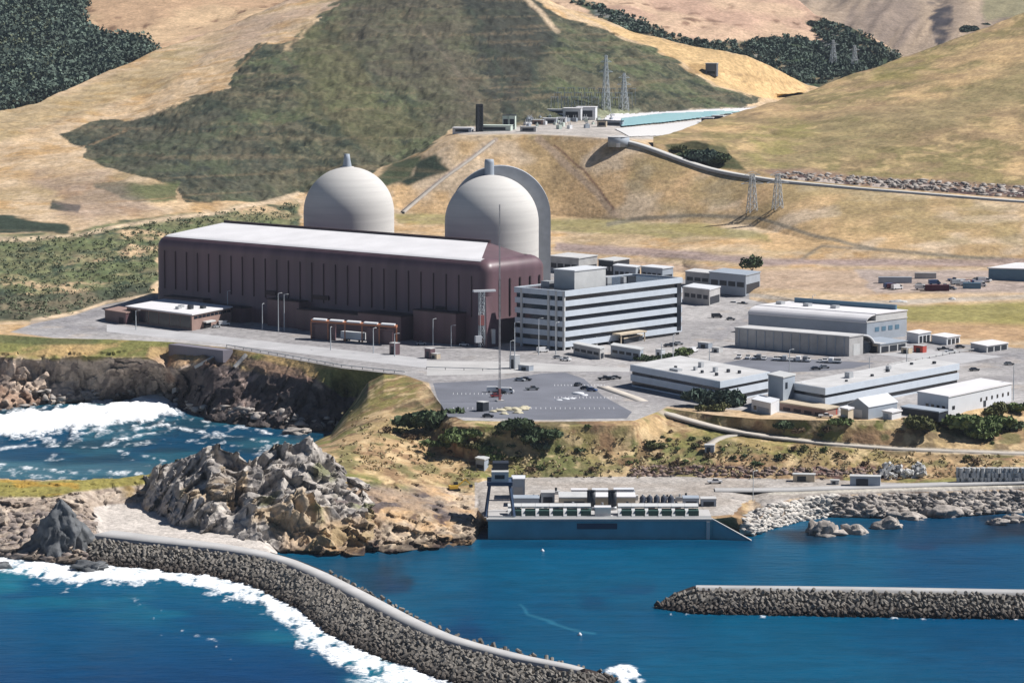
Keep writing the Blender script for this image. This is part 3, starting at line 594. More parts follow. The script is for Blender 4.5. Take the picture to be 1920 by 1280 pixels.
mp = t.nodes.new("ShaderNodeMapping"); mp.inputs["Scale"].default_value = (.35, .9, 1); t.links.new(tc.outputs["Object"], mp.inputs[0])
n2 = t.nodes.new("ShaderNodeTexNoise"); n2.inputs["Scale"].default_value = .35; n2.inputs["Detail"].default_value = 6; n2.inputs["Roughness"].default_value = .6; t.links.new(mp.outputs[0], n2.inputs["Vector"])
bu = t.nodes.new("ShaderNodeBump"); bu.inputs["Strength"].default_value = .8; bu.inputs["Distance"].default_value = 1.0; t.links.new(n2.outputs[0], bu.inputs["Height"]); t.links.new(bu.outputs[0], b.inputs["Normal"])
wo = mesh_np("sea_water", WV, grid_faces(*WV.shape[:2]), m, col=wc, smooth=True, attrs={"foam": wf}); wo["kind"] = "structure"
# ================================================================== BUILDING HELPERS
class MB:
    def __init__(s): s.v = []; s.f = []
    def add(s, V, Fc):
        o = len(s.v); s.v += [tuple(q) for q in V]; s.f += [tuple(i + o for i in f) for f in Fc]; return s
    def hexa(s, b, t):                       # 4 bottom, 4 top corners, counter-clockwise from above
        return s.add(list(b) + list(t), [(3, 2, 1, 0), (4, 5, 6, 7), (0, 1, 5, 4), (1, 2, 6, 5), (2, 3, 7, 6), (3, 0, 4, 7)])
    def box(s, x0, x1, y0, y1, z0, z1):
        return s.hexa([(x0, y0, z0), (x1, y0, z0), (x1, y1, z0), (x0, y1, z0)], [(x0, y0, z1), (x1, y0, z1), (x1, y1, z1), (x0, y1, z1)])
    def bar(s, a, b, w=.2, w2=None):
        a = Vector(a); b = Vector(b); d = (b - a).normalized(); u = d.cross(Vector((0, 0, 1)))
        if u.length < .01: u = Vector((1, 0, 0))
        u.normalize(); v = d.cross(u); w2 = w if w2 is None else w2
        q = lambda c, k: [c + (u * x + v * y) * k / 2 for x, y in ((-1, -1), (1, -1), (1, 1), (-1, 1))]
        return s.add(q(a, w) + q(b, w2), [(0, 1, 2, 3), (7, 6, 5, 4), (0, 4, 5, 1), (1, 5, 6, 2), (2, 6, 7, 3), (3, 7, 4, 0)])
    def cyl(s, c, r, z0, z1, n=16, r2=None):
        r2 = r if r2 is None else r2; V = []
        for z, rr in ((z0, r), (z1, r2)): V += [(c[0] + rr * math.cos(2 * math.pi * k / n), c[1] + rr * math.sin(2 * math.pi * k / n), z) for k in range(n)]
        return s.add(V, [(k, (k + 1) % n, n + (k + 1) % n, n + k) for k in range(n)] + [tuple(range(n, 2 * n)), tuple(reversed(range(n)))])
    def lathe(s, prof, n=48, c=(0, 0)):
        V = []; Fc = []
        for r, z in prof: V += [(c[0] + r * math.cos(2 * math.pi * k / n), c[1] + r * math.sin(2 * math.pi * k / n), z) for k in range(n)]
        for i in range(len(prof) - 1):
            Fc += [(i * n + k, i * n + (k + 1) % n, (i + 1) * n + (k + 1) % n, (i + 1) * n + k) for k in range(n)]
        return s.add(V, Fc)
    def prism(s, poly, z0, z1):              # poly ccw (x,y)
        n = len(poly); return s.add([(x, y, z0) for x, y in poly] + [(x, y, z1) for x, y in poly], [tuple(reversed(range(n))), tuple(range(n, 2 * n))] + [(k, (k + 1) % n, n + (k + 1) % n, n + k) for k in range(n)])
    def build(s, name, mat, parent=None, smoothf=False, fr=None):
        me = bpy.data.meshes.new(name); V = s.v
        if fr: V = [fr.xyz(*q) for q in V]
        me.from_pydata([tuple(q) for q in V], [], s.f); me.update()
        if fr and fr.flip: me.flip_normals()
        if smoothf: me.polygons.foreach_set("use_smooth", [True] * len(me.polygons))
        me.materials.append(mat); o = bpy.data.objects.new(name, me); COL.objects.link(o)
        if parent: o.parent = parent
        return o
class Fr:
    """skew frame: x from the left base corner A to the near corner B (x<0 to 0), y from B to the right corner C"""
    flip = False
    def __init__(s, A, B, C, z=26.):
        a, b, c = P(*A[:2], z), P(*B[:2], z), P(*C[:2], z); s.o = b
        s.L = float(np.linalg.norm(a - b)); s.W = float(np.linalg.norm(c - b)); s.ex = (b - a) / s.L; s.ey = (c - b) / s.W
    @classmethod
    def rz(cls, B, deg, L, W, z=26.):
        f = cls.__new__(cls); f.o = P(*B[:2], z) if len(B) == 2 else np.array(B, float); r = R(deg); f.ex = np.array([math.cos(r), math.sin(r), 0]); f.ey = np.array([-math.sin(r), math.cos(r), 0]); f.L = L; f.W = W; return f
    def xyz(s, x, y, z): q = s.ex * x + s.ey * y; return (q[0], q[1], z)
    def top(s, py, at='B'):                  # height above base so that the corner's top shows at pixel row py
        p = s.o if at == 'B' else s.o + (-s.ex * s.L if at == 'A' else s.ey * s.W)
        return H - p[1] * math.tan(math.atan((py + 97) / F)) * 1.0 - s.o[2] if False else (H - p[1] * (py - CY + F * math.tan(TD)) / (F * 1.0 - 0) - s.o[2])
def thing(name, fr, label, cat, group=None):
    return empty(name, tuple(fr.o if isinstance(fr, Fr) else fr), label=label, cat=cat, group=group)
def one(name, mb, mat, loc, label, cat, group=None, rz=0, smoothf=False, fr=None):
    o = mb.build(name, mat, None, smoothf, fr); o.location = tuple(loc); o.rotation_euler = (0, 0, rz); return tag(o, label, cat, group)
def gat(px, py): return Vector(ground.at(px, py))
def bat(px, py): return Vector(bluff.at(px, py))

# ---- paints
brown = nmat("brown_siding", col=(.13, .075, .085), rough=.42, spec=.45, noise=.22, nscale=.15, streak=.05)
brownd = nmat("brown_joint", col=(.055, .034, .038), rough=.7)
brownl = nmat("light_brown_wall", col=(.30, .20, .17), rough=.8, noise=.1, nscale=.3)
roofw = nmat("white_roof", col=(.72, .70, .70), rough=.6, noise=.07, nscale=.08)
roofg = nmat("grey_roof", col=(.52, .51, .50), rough=.9, noise=.15, nscale=.12)
white = nmat("white_paint", col=(.68, .69, .71), rough=.5, noise=.04, nscale=.2)
offw = nmat("off_white_paint", col=(.54, .54, .53), rough=.6, noise=.08, nscale=.25)
glass = nmat("dark_glass", col=(.015, .02, .03), rough=.15, spec=.5)
dark = nmat("dark_metal", col=(.03, .035, .045), rough=.5)
steel = nmat("galvanised_steel", col=(.45, .46, .47), rough=.5, metal=.3)
greyb = nmat("blue_grey_siding", col=(.34, .38, .43), rough=.6, noise=.08, nscale=.2)
greyc = nmat("grey_concrete", col=(.42, .41, .40), rough=.9, noise=.18, nscale=.15, bump=.2)
tanp = nmat("tan_paint", col=(.55, .46, .34), rough=.7, noise=.08, nscale=.4)
bluep = nmat("blue_siding", col=(.10, .19, .27), rough=.5, noise=.06, nscale=.2)
redp = nmat("red_paint", col=(.45, .08, .06), rough=.5)
orange = nmat("rust_orange_paint", col=(.42, .17, .09), rough=.6)
yellow = nmat("yellow_paint", col=(.65, .42, .06), rough=.5)
rubber = nmat("black_rubber", col=(.02, .02, .02), rough=.9)
asph = nmat("asphalt", col=(.16, .165, .19), rough=.9, noise=.16, nscale=.06, bump=.2)
conc = nmat("pale_concrete", col=(.46, .445, .43), rough=.9, noise=.1, nscale=.1)

# ================================================================== TURBINE HALL
tf = Fr.rz((911, 648), -41, 217.6, 43, 26)
th = thing("turbine_hall", tf, "huge long dark brown hall with rounded roof edges and a white roof", "industrial building")
def rring(x0, x1, y0, y1, r, z, n=6):
    o = []
    for cx, cy, a0 in ((x1 - r, y0 + r, -90), (x1 - r, y1 - r, 0), (x0 + r, y1 - r, 90), (x0 + r, y0 + r, 180)):
        for k in range(n + 1): a = R(a0 + 90 * k / n); o.append((cx + r * math.cos(a), cy + r * math.sin(a), z))
    return o
prof = [(-.2, -6), (-.2, 12), (0, 12.4), (0, 32.5)] + [(6 * (1 - math.cos(R(a))), 32.5 + 6 * math.sin(R(a))) for a in (15, 30, 45, 60, 75, 90)]
mb = MB(); V = []; 
for i, z in prof: V += rring(-217.6 + i, -i, i, 43 - i, max(5.0 - i * .5, 2), z)
n = 28; Fc = [(k * n + j, k * n + (j + 1) % n, (k + 1) * n + (j + 1) % n, (k + 1) * n + j) for k in range(len(prof) - 1) for j in range(n)]
mb.add(V, Fc).build("wall", brown, th, True, tf)
mb = MB(); zf, zr = 38.55, 42.6              # front eave, ridge
mb.hexa([(-211.6, 5.6, 38), (-7.5, 5.6, 38), (-31, 36.5, 38), (-206, 36.5, 38)], [(-211.6, 5.6, zf), (-7.5, 5.6, zf), (-31, 36.5, zr), (-206, 36.5, zr)]).build("roof", roofw, th, False, tf)
mb = MB(); mb.add([(-7.4, 5.6, zf - .1), (-5.6, 37.4, 37.6), (-31, 36.6, zr - .05), (-7.4, 5.6, 37), (-5.6, 37.4, 37), (-31, 36.6, 37)], [(0, 1, 2), (0, 3, 4, 1), (1, 4, 5, 2)])
mb.add([(-31, 36.6, zr - .05), (-5.6, 37.4, 37.6), (-212, 37.4, 37.6), (-206, 36.6, zr - .05)], [(0, 1, 2, 3)])
mb.add([(-211.7, 5.6, zf - .1), (-206.1, 36.5, zr - .05), (-212.5, 37.4, 37.6)], [(0, 1, 2)]).build("hip_roof", brown, th, False, tf)
m4 = MB(); cv = [(6 * (1 - math.cos(R(a))) - .04, 32.5 + 6 * math.sin(R(a)) + .06) for a in (56, 64, 72, 80, 90)]
for (y0, z0), (y1, z1) in zip(cv[:-1], cv[1:]): m4.add([(-217.6 + 5.2, y0, z0), (-5.2, y0, z0), (-5.2 - (y1 - y0), y1, z1), (-217.6 + 5.2 + (y1 - y0), y1, z1)], [(0, 1, 2, 3)])
m4.build("roof_edge", roofw, th, False, tf)
MB().box(-206, -30, 36.6, 37.6, 41.2, 43.7).build("ridge_parapet", brownd, th, False, tf)
k = 0
for i in range(27):
    x = -210 + i * 7.75
    if x > -6: break
    MB().box(x - .22, x + .22, -.4, .3, 12.4, 31).build("pilaster", brownd, th, False, tf)
for y in (9.5, 16.5, 23.5, 30.5, 37):
    MB().box(-.3, .5, y - .35, y + .35, 12.4, 29.5).build("pilaster", brownd, th, False, tf)
for x0, x1, d, h in ((-205, -178, 5, 9), (-176, -150, 7, 7), (-133, -112, 6, 12.5), (-110, -70, 9, 9.5), (-68, -41, 12, 11), (-38, -12, 7, 14)):
    a = MB().box(x0, x1, -d, 1, -1, h).build("annex", brown, th, False, tf)
    MB().box(x0 - .3, x1 + .3, -d - .3, 0, h, h + .5).build("coping", brownd, a, False, tf)
for x0, x1 in ((-140, -133), (-108, -98), (-60, -50), (-30, -24)):
    MB().box(x0, x1, -12.6, -12.2 if x0 == -60 else -9.3, 0, 5.5).build("roller_door", brownd, th, False, tf) if x0 == -60 else MB().box(x0, x1, -.9, .2, 14, 16).build("louvre", brownd, th, False, tf)
# flared buttress at the near corner and the lean-to on the end wall
MB().hexa([(-2, -6, 0), (6, -6, 0), (6, 4, 0), (-2, 4, 0)], [(-2, -.4, 22), (.4, -.4, 22), (.4, 4, 22), (-2, 4, 22)]).build("buttress", brown, th, False, tf)

# ================================================================== CONTAINMENTS
cm = nmat("ribbed_concrete", col=(.60, .57, .52), rough=.85); t = cm.node_tree; b = t.nodes["Principled BSDF"]
tc = t.nodes.new("ShaderNodeTexCoord"); sx = t.nodes.new("ShaderNodeSeparateXYZ"); t.links.new(tc.outputs["Object"], sx.inputs[0])
n1 = t.nodes.new("ShaderNodeTexNoise"); n1.inputs["Scale"].default_value = .5; n1.inputs["Detail"].default_value = 4; mp = t.nodes.new("ShaderNodeMapping"); mp.inputs["Scale"].default_value = (.06, .06, 1.6)
t.links.new(tc.outputs["Object"], mp.inputs[0]); t.links.new(mp.outputs[0], n1.inputs["Vector"])
cr = t.nodes.new("ShaderNodeMapRange"); cr.inputs[1].default_value = .35; cr.inputs[2].default_value = .65; cr.inputs[3].default_value = .94; cr.inputs[4].default_value = 1.04; t.links.new(n1.outputs[0], cr.inputs[0])
vm = t.nodes.new("ShaderNodeVectorMath"); vm.operation = 'SCALE'; vm.inputs[0].default_value = (.58, .555, .52); t.links.new(cr.outputs[0], vm.inputs["Scale"]); t.links.new(vm.outputs[0], b.inputs["Base Color"])
RD = 22.5
def dome(loc, label, arch):
    e = empty("containment_dome", loc, label=label, cat="reactor dome")
    pr = [(RD, -2)] + [(RD, 8 * i) for i in range(6)] + [(RD * math.cos(R(a)), 47.7 + RD * math.sin(R(a))) for a in range(0, 90, 5)] + [(.05, 47.7 + RD)]
    MB().lathe(pr, 96).build("shell", cm, e, True)
    if arch:
        MB().lathe([(2.3, 67), (2.3, 76), (2.0, 77.5), (.3, 77.5)], 20, (-1.2, 4)).build("vent_stack", greyb, e, True)
        m2 = MB(); cx, cy, zo = 4.0, 6, 50; ro, ri = 24.3, 17; pts = [(ro, -50 + 0)] 
        ang = list(range(0, 181, 5)); O = [(cx + ro * math.cos(R(a)), zo + ro * math.sin(R(a))) for a in ang]; I = [(cx + ri * math.cos(R(a)), zo + ri * math.sin(R(a))) for a in ang]
        O = [(cx + ro, 0)] + O + [(cx - ro, 0)]; I = [(cx + ri, 0)] + I + [(cx - ri, 0)]
        for (p0, p1, q0, q1) in zip(O[:-1], O[1:], I[:-1], I[1:]):
            m2.hexa([(q0[0], cy, q0[1]), (p0[0], cy, p0[1]), (p0[0], cy + 6, p0[1]), (q0[0], cy + 6, q0[1])], [(q1[0], cy, q1[1]), (p1[0], cy, p1[1]), (p1[0], cy + 6, p1[1]), (q1[0], cy + 6, q1[1])])
        m2.build("service_arch", nmat("grey_arch_panels", col=(.40, .42, .45), rough=.7, noise=.1, nscale=.3), e)
    else:
        MB().lathe([(2.6, 68.5), (1.6, 74), (1.3, 76.5), (.3, 76.5)], 20, (-.8, 1)).build("vent_stack", greyb, e, True)
        MB().lathe([(3.6, 68), (3.4, 70.2), (.3, 70.4)], 24, (-.8, 1)).build("crown_ring", cm, e, True)
    return e
dome((-9.7, 1631, 26), "pale concrete dome nearer the office block, with a grey arch curving behind it", True)
dome((-81.1, 1693, 26), "pale concrete dome behind the middle of the brown hall, with a pointed vent", False)

# ================================================================== OFFICE BLOCK
af = Fr.rz((1059, 657), -41, 29.5, 84.3, 26)
ad = thing("office_block", af, "six storey white office block with dark ribbon windows beside the brown hall", "office building")
MB().box(-29, -.7, .7, 83.8, 2, 26.2).build("window_band", glass, ad, False, af)
for k in range(6):
    zt = 26.6 - 4.55 * k; mbb = MB()
    x1, y0 = (.25, -.25) if k == 0 else (0, 0)
    mbb.box(-29.5 - (.2 if k == 0 else 0), x1, y0, .8, zt - 2.5, zt).box(-.8, x1, .8, 84.3, zt - 2.5, zt).box(-29.7, -28.9, .8, 84.3, zt - 2.5, zt).box(-28.9, -.8, 83.5, 84.3, zt - 2.5, zt)
    mbb.build("spandrel", nmat("blue_white_panel", col=(.56, .61, .67), rough=.5, noise=.05, nscale=.3), ad, False, af)
MB().box(-28.7, -.9, .9, 83.4, 25.6, 26.0).build("roof", roofg, ad, False, af)
for x in (-25.5, -9.5, -5, -.6): MB().box(x - .5, x + .5, -.35, .6, 0, 26.3).build("column", offw, ad, False, af)
MB().box(-.9, .05, 80.5, 83.6, 2, 24).build("stair_bay", glass, ad, False, af)
MB().box(-27, -3, 3, 40, 0, 4).box(-27, -.9, 40, 83.4, 0, 4).build("ground_floor", glass, ad, False, af)
for y in (5, 14, 23, 32): MB().box(-1.2, -.4, y - .4, y + .4, 0, 4).build("column", offw, ad, False, af)
ph = MB().box(-16.5, -4.5, 12, 34, 26, 34.2).build("penthouse", offw, ad, False, af)
MB().box(-16.8, -4.2, 11.7, 34.3, 34.2, 34.7).build("coping", white, ph, False, af)
for x0, x1, y0, y1, h in ((-26, -21, 14, 18, 2.5), (-14, -10, 42, 45, 3), (-20, -17, 47, 49, 2.4), (-9, -7, 50, 52, 2.8), (-14, -11, 58, 64, 2.2), (-24, -22, 30, 32, 2)):
    MB().box(x0, x1, y0, y1, 25.9, 26 + h).build("roof_unit", steel if h > 2.3 else dark, ad, False, af)
MB().box(.2, 5, 33, 52, 4.2, 4.9).box(4.2, 4.6, 34, 34.4, 0, 4.2).box(4.2, 4.6, 51, 51.4, 0, 4.2).build("entrance_canopy", tanp, ad, False, af)

# ================================================================== generic shed / box building
def bld(name, A, B, C, toppy, z, label, cat="building", wall=white, roof=roofg, over=.4, rt=.5, bands=None, group=None, h=None, gable=None):
    fr = Fr(A, B, C, z); hh = h if h else H - fr.o[1] * (toppy + 97) / F - z
    e = thing(name, fr, label, cat, group); L, W = fr.L, fr.W
    if gable:
        ax = gable[0]; rise = gable[1]
        if ax == 'y':                        # ridge runs along y
            MB().add([(-L, 0, -1), (0, 0, -1), (0, W, -1), (-L, W, -1), (-L, 0, hh), (0, 0, hh), (0, W, hh), (-L, W, hh), (-L / 2, 0, hh + rise), (-L / 2, W, hh + rise)],
                     [(0, 1, 5, 8, 4), (1, 2, 6, 5), (2, 3, 7, 9, 6), (3, 0, 4, 7)]).build("wall", wall, e, False, fr)
            o = over; MB().hexa([(-L - o, -o, hh - .15), (-L / 2, -o, hh + rise), (-L / 2, W + o, hh + rise), (-L - o, W + o, hh - .15)], [(-L - o, -o, hh + .2), (-L / 2, -o, hh + rise + .35), (-L / 2, W + o, hh + rise + .35), (-L - o, W + o, hh + .2)]).hexa([(-L / 2, -o, hh + rise), (o, -o, hh - .15), (o, W + o, hh - .15), (-L / 2, W + o, hh + rise)], [(-L / 2, -o, hh + rise + .35), (o, -o, hh + .2), (o, W + o, hh + .2), (-L / 2, W + o, hh + rise + .35)]).build("roof", roof, e, False, fr)
        return e, fr, hh
    MB().box(-L, 0, 0, W, -1, hh - rt).build("wall", wall, e, False, fr)
    MB().box(-L - over, over, -over, W + over, hh - rt, hh).build("roof", roof, e, False, fr)
    return e, fr, hh
def front(e, fr, x0, x1, z0, z1, mat=glass, name="window", n=1, gap=0):   # on the left-front face
    w_ = (x1 - x0 - gap * (n - 1)) / n
    for i in range(n): MB().box(x0 + i * (w_ + gap), x0 + i * (w_ + gap) + w_, -.12, .3, z0, z1).build(name, mat, e, False, fr)
def side(e, fr, y0, y1, z0, z1, mat=glass, name="window", n=1, gap=0):
    w_ = (y1 - y0 - gap * (n - 1)) / n
    for i in range(n): MB().box(-.3, .12, y0 + i * (w_ + gap), y0 + i * (w_ + gap) + w_, z0, z1).build(name, mat, e, False, fr)
def unit(e, fr, x, y, hh, s=(2, 2, 1.5), mat=steel, name="roof_unit"):
    MB().box(x, x + s[0], y, y + s[1], hh - .05, hh + s[2]).build(name, mat, e, False, fr)

# brown security building on the left
e, fr, hh = bld("brown_building", (238, 604), (360, 620), (434, 605), 588, 26, "low brown flat-roofed building in front of the left end of the big hall", wall=brownl, roof=roofw, over=.6, rt=.6)
front(e, fr, -fr.L + 1, -1, 1.0, hh - 1.2, glass, "window", 6, .5); side(e, fr, 2, fr.W - 1, hh - 2.6, hh - 1.4, glass, "window", 9, .5)
for x, y in ((-22, 14), (-18, 18), (-14, 13), (-20, 9), (-10, 20)): unit(e, fr, x, y, hh, (2.5, 3, 1.2), dark if x > -19 else steel)
MB().box(-.2, 3, 10, 19, 2.8, 3.4).build("porch", offw, e, False, fr); MB().box(-.1, .15, 11, 18, 0, 2.8).build("door", glass, e, False, fr)
e, fr, hh = bld("brown_annex", (197, 602), (236, 608), (262, 602), 585, 26, "small dark brown annex left of the low brown building", wall=brown, roof=brownl); front(e, fr, -6, -2, 0, 3, brownd, "door")
# pipe gantry with trailer
gf = Fr((583, 636), (743, 648), (752, 640), 26); e = thing("loading_gantry", gf, "long rust coloured loading gantry with white canopy in front of the hall", "gantry"); L = gf.L
MB().box(-L, 0, 0, 5, 8, 8.9).build("beam", orange, e, False, gf)
for i in range(5): MB().box(-L + 1 + i * L / 5, -L + i * L / 5 + L / 5 - 1, -.3, 4.5, 8.95, 9.5).build("canopy_panel", white, e, False, gf)
for i in range(6): MB().box(-L + i * L / 5 - .3, -L + i * L / 5 + .3, .5, 1.1, 0, 8).build("post", orange, e, False, gf)
MB().box(-L, -L * .72, 2, 5, 0, 7).build("wall_panel", brown, e, False, gf); MB().box(-L * .35, -L * .05, 2, 5, 0, 6.5).build("wall_panel", brown, e, False, gf)
wheelm = lambda e, pts, r, mat=rubber: [MB().cyl((0, 0), r, -.15, .15, 12).build("wheel", mat, e) for _ in pts]
def wheels(e, pts, r=.36, w=.28):
    for x, y in pts:
        o = MB().cyl((0, 0), r, -w / 2, w / 2, 12).build("wheel", rubber, e); o.location = (x, y, r); o.rotation_euler = (R(90), 0, 0)
tr = empty("truck_trailer", P(664, 640, 26), R(-38), label="long white box trailer parked under the rust coloured gantry", cat="trailer")
MB().box(-7, 6, -1.3, 1.3, 1.1, 4.4).build("box_body", white, tr); MB().box(-7, 6, -1.1, 1.1, .8, 1.1).build("chassis", dark, tr); wheels(tr, [(-5, -1.1), (-5, 1.1), (-3.8, -1.1), (-3.8, 1.1), (4, -1.1), (4, 1.1)], .5)

# warehouse pair
e, fr, hh = bld("warehouse", (1378, 650), (1592, 668), (1618, 664), 630, 26, "long grey warehouse wing with tall plain wall and arched end", wall=greyc, roof=roofg, over=.3)
for i in range(13): MB().box(-fr.L + 2 + i * fr.L / 13, -fr.L + 2.35 + i * fr.L / 13, -.25, .2, 0, hh - .8).build("rib", greyb, e, False, fr)
side(e, fr, 3, 8, 0, 5, offw, "door")
qf = Fr.rz(tuple(fr.o + fr.ey * (fr.W + .2)), -42, 6, 12, 26); m3 = MB(); rr_ = 9.5
pts = [(10.5 * math.sin(R(a)), 8.8 * math.cos(R(a))) for a in range(0, 91, 10)]
for (y0, z0), (y1, z1) in zip(pts[:-1], pts[1:]): m3.hexa([(-5, y0 * .93, z0 * .93), (0, y0 * .93, z0 * .93), (0, y1 * .93, z1 * .93), (-5, y1 * .93, z1 * .93)], [(-5, y0, z0), (0, y0, z0), (0, y1, z1), (-5, y1, z1)])
m3.build("arched_canopy", white, e, False, qf).location = tuple(qf.o - fr.o); o = MB().box(-4.5, -1, .3, 8.8, 0, 6).build("dark_opening", glass, e, False, qf); o.location = tuple(qf.o - fr.o)
e2, fr, hh = bld("long_hall", (1403, 622), (1625, 640), (1700, 630), 603, 26, "long hall with pale curved roof and blue-grey clerestory behind the grey warehouse", wall=greyb, roof=roofg, over=.2)
m3 = MB(); L, W = fr.L, fr.W; pts = [(-.4, hh - .2)] + [(-.4 + 7 * (1 - math.cos(R(a))), hh - .2 + 3.2 * math.sin(R(a))) for a in range(15, 91, 15)]
for (y0, z0), (y1, z1) in zip(pts[:-1], pts[1:]): m3.hexa([(-L, y0, z0 - .4), (0, y0, z0 - .4), (0, y1, z1 - .4), (-L, y1, z1 - .4)], [(-L, y0, z0), (0, y0, z0), (0, y1, z1), (-L, y1, z1)])
m3.build("curved_roof", roofw, e2, False, fr); MB().box(-L, 0, 6.6, W, hh - .05, hh + 2.9).build("upper_wall", offw, e2, False, fr); MB().box(-L - .3, .3, 6.4, W + .3, hh + 2.9, hh + 3.3).build("upper_roof", roofw, e2, False, fr)
MB().box(-L * .92, -4, W - 3, W - 2, hh + 3.3, hh + 5.5).build("roof_screen", bluep, e2, False, fr)
for i in range(4): side(e2, fr, 6 + i * 5, 9 + i * 5, 4, 6, bluep, "window")
for i, x in enumerate((-60, -45, -30)): unit(e2, fr, x, 14, hh + 3.3, (3, 3, 1.4))
for (A, B, C, tp, lab, wl, rf) in (
    ((1600, 655), (1650, 662), (1700, 655), 645, "low pale shed with bluish roof at the right end of the long hall", offw, greyb),
    ((1700, 640), (1722, 644), (1745, 640), 625, "small white building with dark doors, right of the long hall", white, roofw),
    ((1746, 642), (1775, 647), (1800, 643), 632, "small white hut row beside the yard road, its doors dark", white, roofw),
    ((1820, 655), (1850, 661), (1890, 655), 648, "long low white shelter at the far edge of the yard", offw, roofw)):
    e, fr, hh = bld("shed", A, B, C, tp, 26, lab, "shed", wall=wl, roof=rf, rt=.3); side(e, fr, 1, fr.W - 1, .2, hh * .7, dark, "door", 3, 1)

# low two storey office complex
def banded(name, A, B, C, tp, label, z=26, fmat=greyb, smat=MATS['blue_white_panel']):
    fr = Fr(A, B, C, z); hh = H - fr.o[1] * (tp + 97) / F - z; e = thing(name, fr, label, "office building"); L, W = fr.L, fr.W
    MB().box(-L + .4, -.5, .5, W - .4, -3, hh - .8).build("window_band", glass, e, False, fr)
    for z0, z1, g in ((hh - 2.6, hh, 0), (hh - 6.6, hh - 3.9, .1), (-3, hh - 8.3, .6)):
        if z1 > z0: MB().box(-L - .3 + g, .3 - g, -.3 + g, W + .3 - g, z0, z1).build("spandrel", smat, e, False, fr)
    MB().box(-L + .2, -.2, .2, W - .2, hh - .1, hh + .12).build("roof", roofg, e, False, fr)
    return e, fr, hh
e, fr, hh = banded("annex_building", (1183, 724), (1350, 757), (1442, 738), 716, "low two storey office wing with dark blue window bands next to the kerb road")
for x, y, s_ in ((-40, 8, 1.2), (-30, 12, 1.6), (-22, 9, 1.2), (-20, 16, 2), (-12, 9, 1.3), (-14, 20, 1.4), (-34, 20, 2.2), (-8, 22, 1.3)): unit(e, fr, x, y, hh, (s_, s_, s_), steel if s_ > 1.5 else dark)
MB().box(-38, -32, 2.5, 6, hh, hh + 1).build("roof_unit", steel, e, False, fr)
e, fr, hh = banded("annex_building", (1485, 760), (1547, 771), (1797, 722), 729, "long low office wing with white walls and two dark window bands")
for x, y, s_ in ((-12, 28, 3), (-9, 55, 1.5), (-13, 60, 2), (-6, 40, 1.2), (-14, 80, 1.2), (-8, 90, 1.4), (-5, 20, 1)): unit(e, fr, x, y, hh, (s_, s_, s_ * .8), steel if s_ > 1.9 else dark)
MB().box(-18, -17, 3, 6, -3, hh + .2).build("end_wall", white, e, False, fr)
e, fr, hh = bld("stair_tower", (1440, 760), (1468, 766), (1490, 760), 707, 26, "square blue-grey stair tower joining the two low office wings", "stair tower", wall=greyb, roof=offw); side(e, fr, 2, 4, hh - 5, hh - 2.5)
e, fr, hh = bld("brown_plinth_store", (1462, 770), (1548, 784), (1572, 779), 768, 25.5, "low brown storeroom under the end of the long office wing", "storeroom", wall=brownl, roof=tanp); front(e, fr, -fr.L + 2, -2, .6, 1.8, brownd, "vent", 4, 2)
# gabled hut, trailer, white shed
e, fr, hh = bld("gabled_hut", (1590, 780), (1628, 786), (1682, 776), 765, 26, "small gabled hut with grey front and white roof at the pad edge", "hut", wall=greyb, roof=white, gable=('y', 2.6), over=.3); front(e, fr, -fr.L * .75, -fr.L * .3, .2, 3.2, white, "door")
for j, (A, B, C, tp, lab) in enumerate((((1655, 784), (1672, 787), (1690, 783), 774, "small white tank shed right of the gabled hut"), ((1576, 786), (1590, 789), (1600, 786), 768, "pinkish narrow shed left of the gabled hut"))):
    e, fr, hh = bld("shed", A, B, C, tp, 26, lab, "shed", wall=white if j == 0 else tanp, roof=roofw); front(e, fr, -fr.L + .5, -fr.L * .4, .2, 2, greyb, "door")
e, fr, hh = bld("site_trailer", (1409, 774), (1445, 782), (1461, 774), 757, 25.2, "white site trailer with windows standing on the dry slope edge", "trailer", wall=white, roof=white, over=.15, rt=.25); front(e, fr, -fr.L + 1.5, -fr.L + 3.5, 1.6, 3.2, glass, "window"); front(e, fr, -fr.L + 4.3, -1.2, 1.0, 3.2, greyb, "window")
e, fr, hh = bld("white_shed", (1720, 768), (1778, 778), (1896, 752), 744, 26, "long white single storey building with small square windows near the coast", wall=white, roof=roofw, over=.3)
side(e, fr, 3, 5, 1.8, 3.2, glass, "window"); side(e, fr, fr.W * .5, fr.W - 2, 2.6, 4, glass, "window", 6, 3.2); side(e, fr, fr.W * .55, fr.W * .55 + 2, .2, 2.6, dark, "door"); front(e, fr, -fr.L + 5, -2, 1.8, 3.2, glass, "window", 4, 1.6)
e, fr, hh = bld("carport", (1690, 776), (1760, 786), (1775, 782), 773, 26, "low dark carport in front of the white building", "carport", wall=dark, roof=greyb)
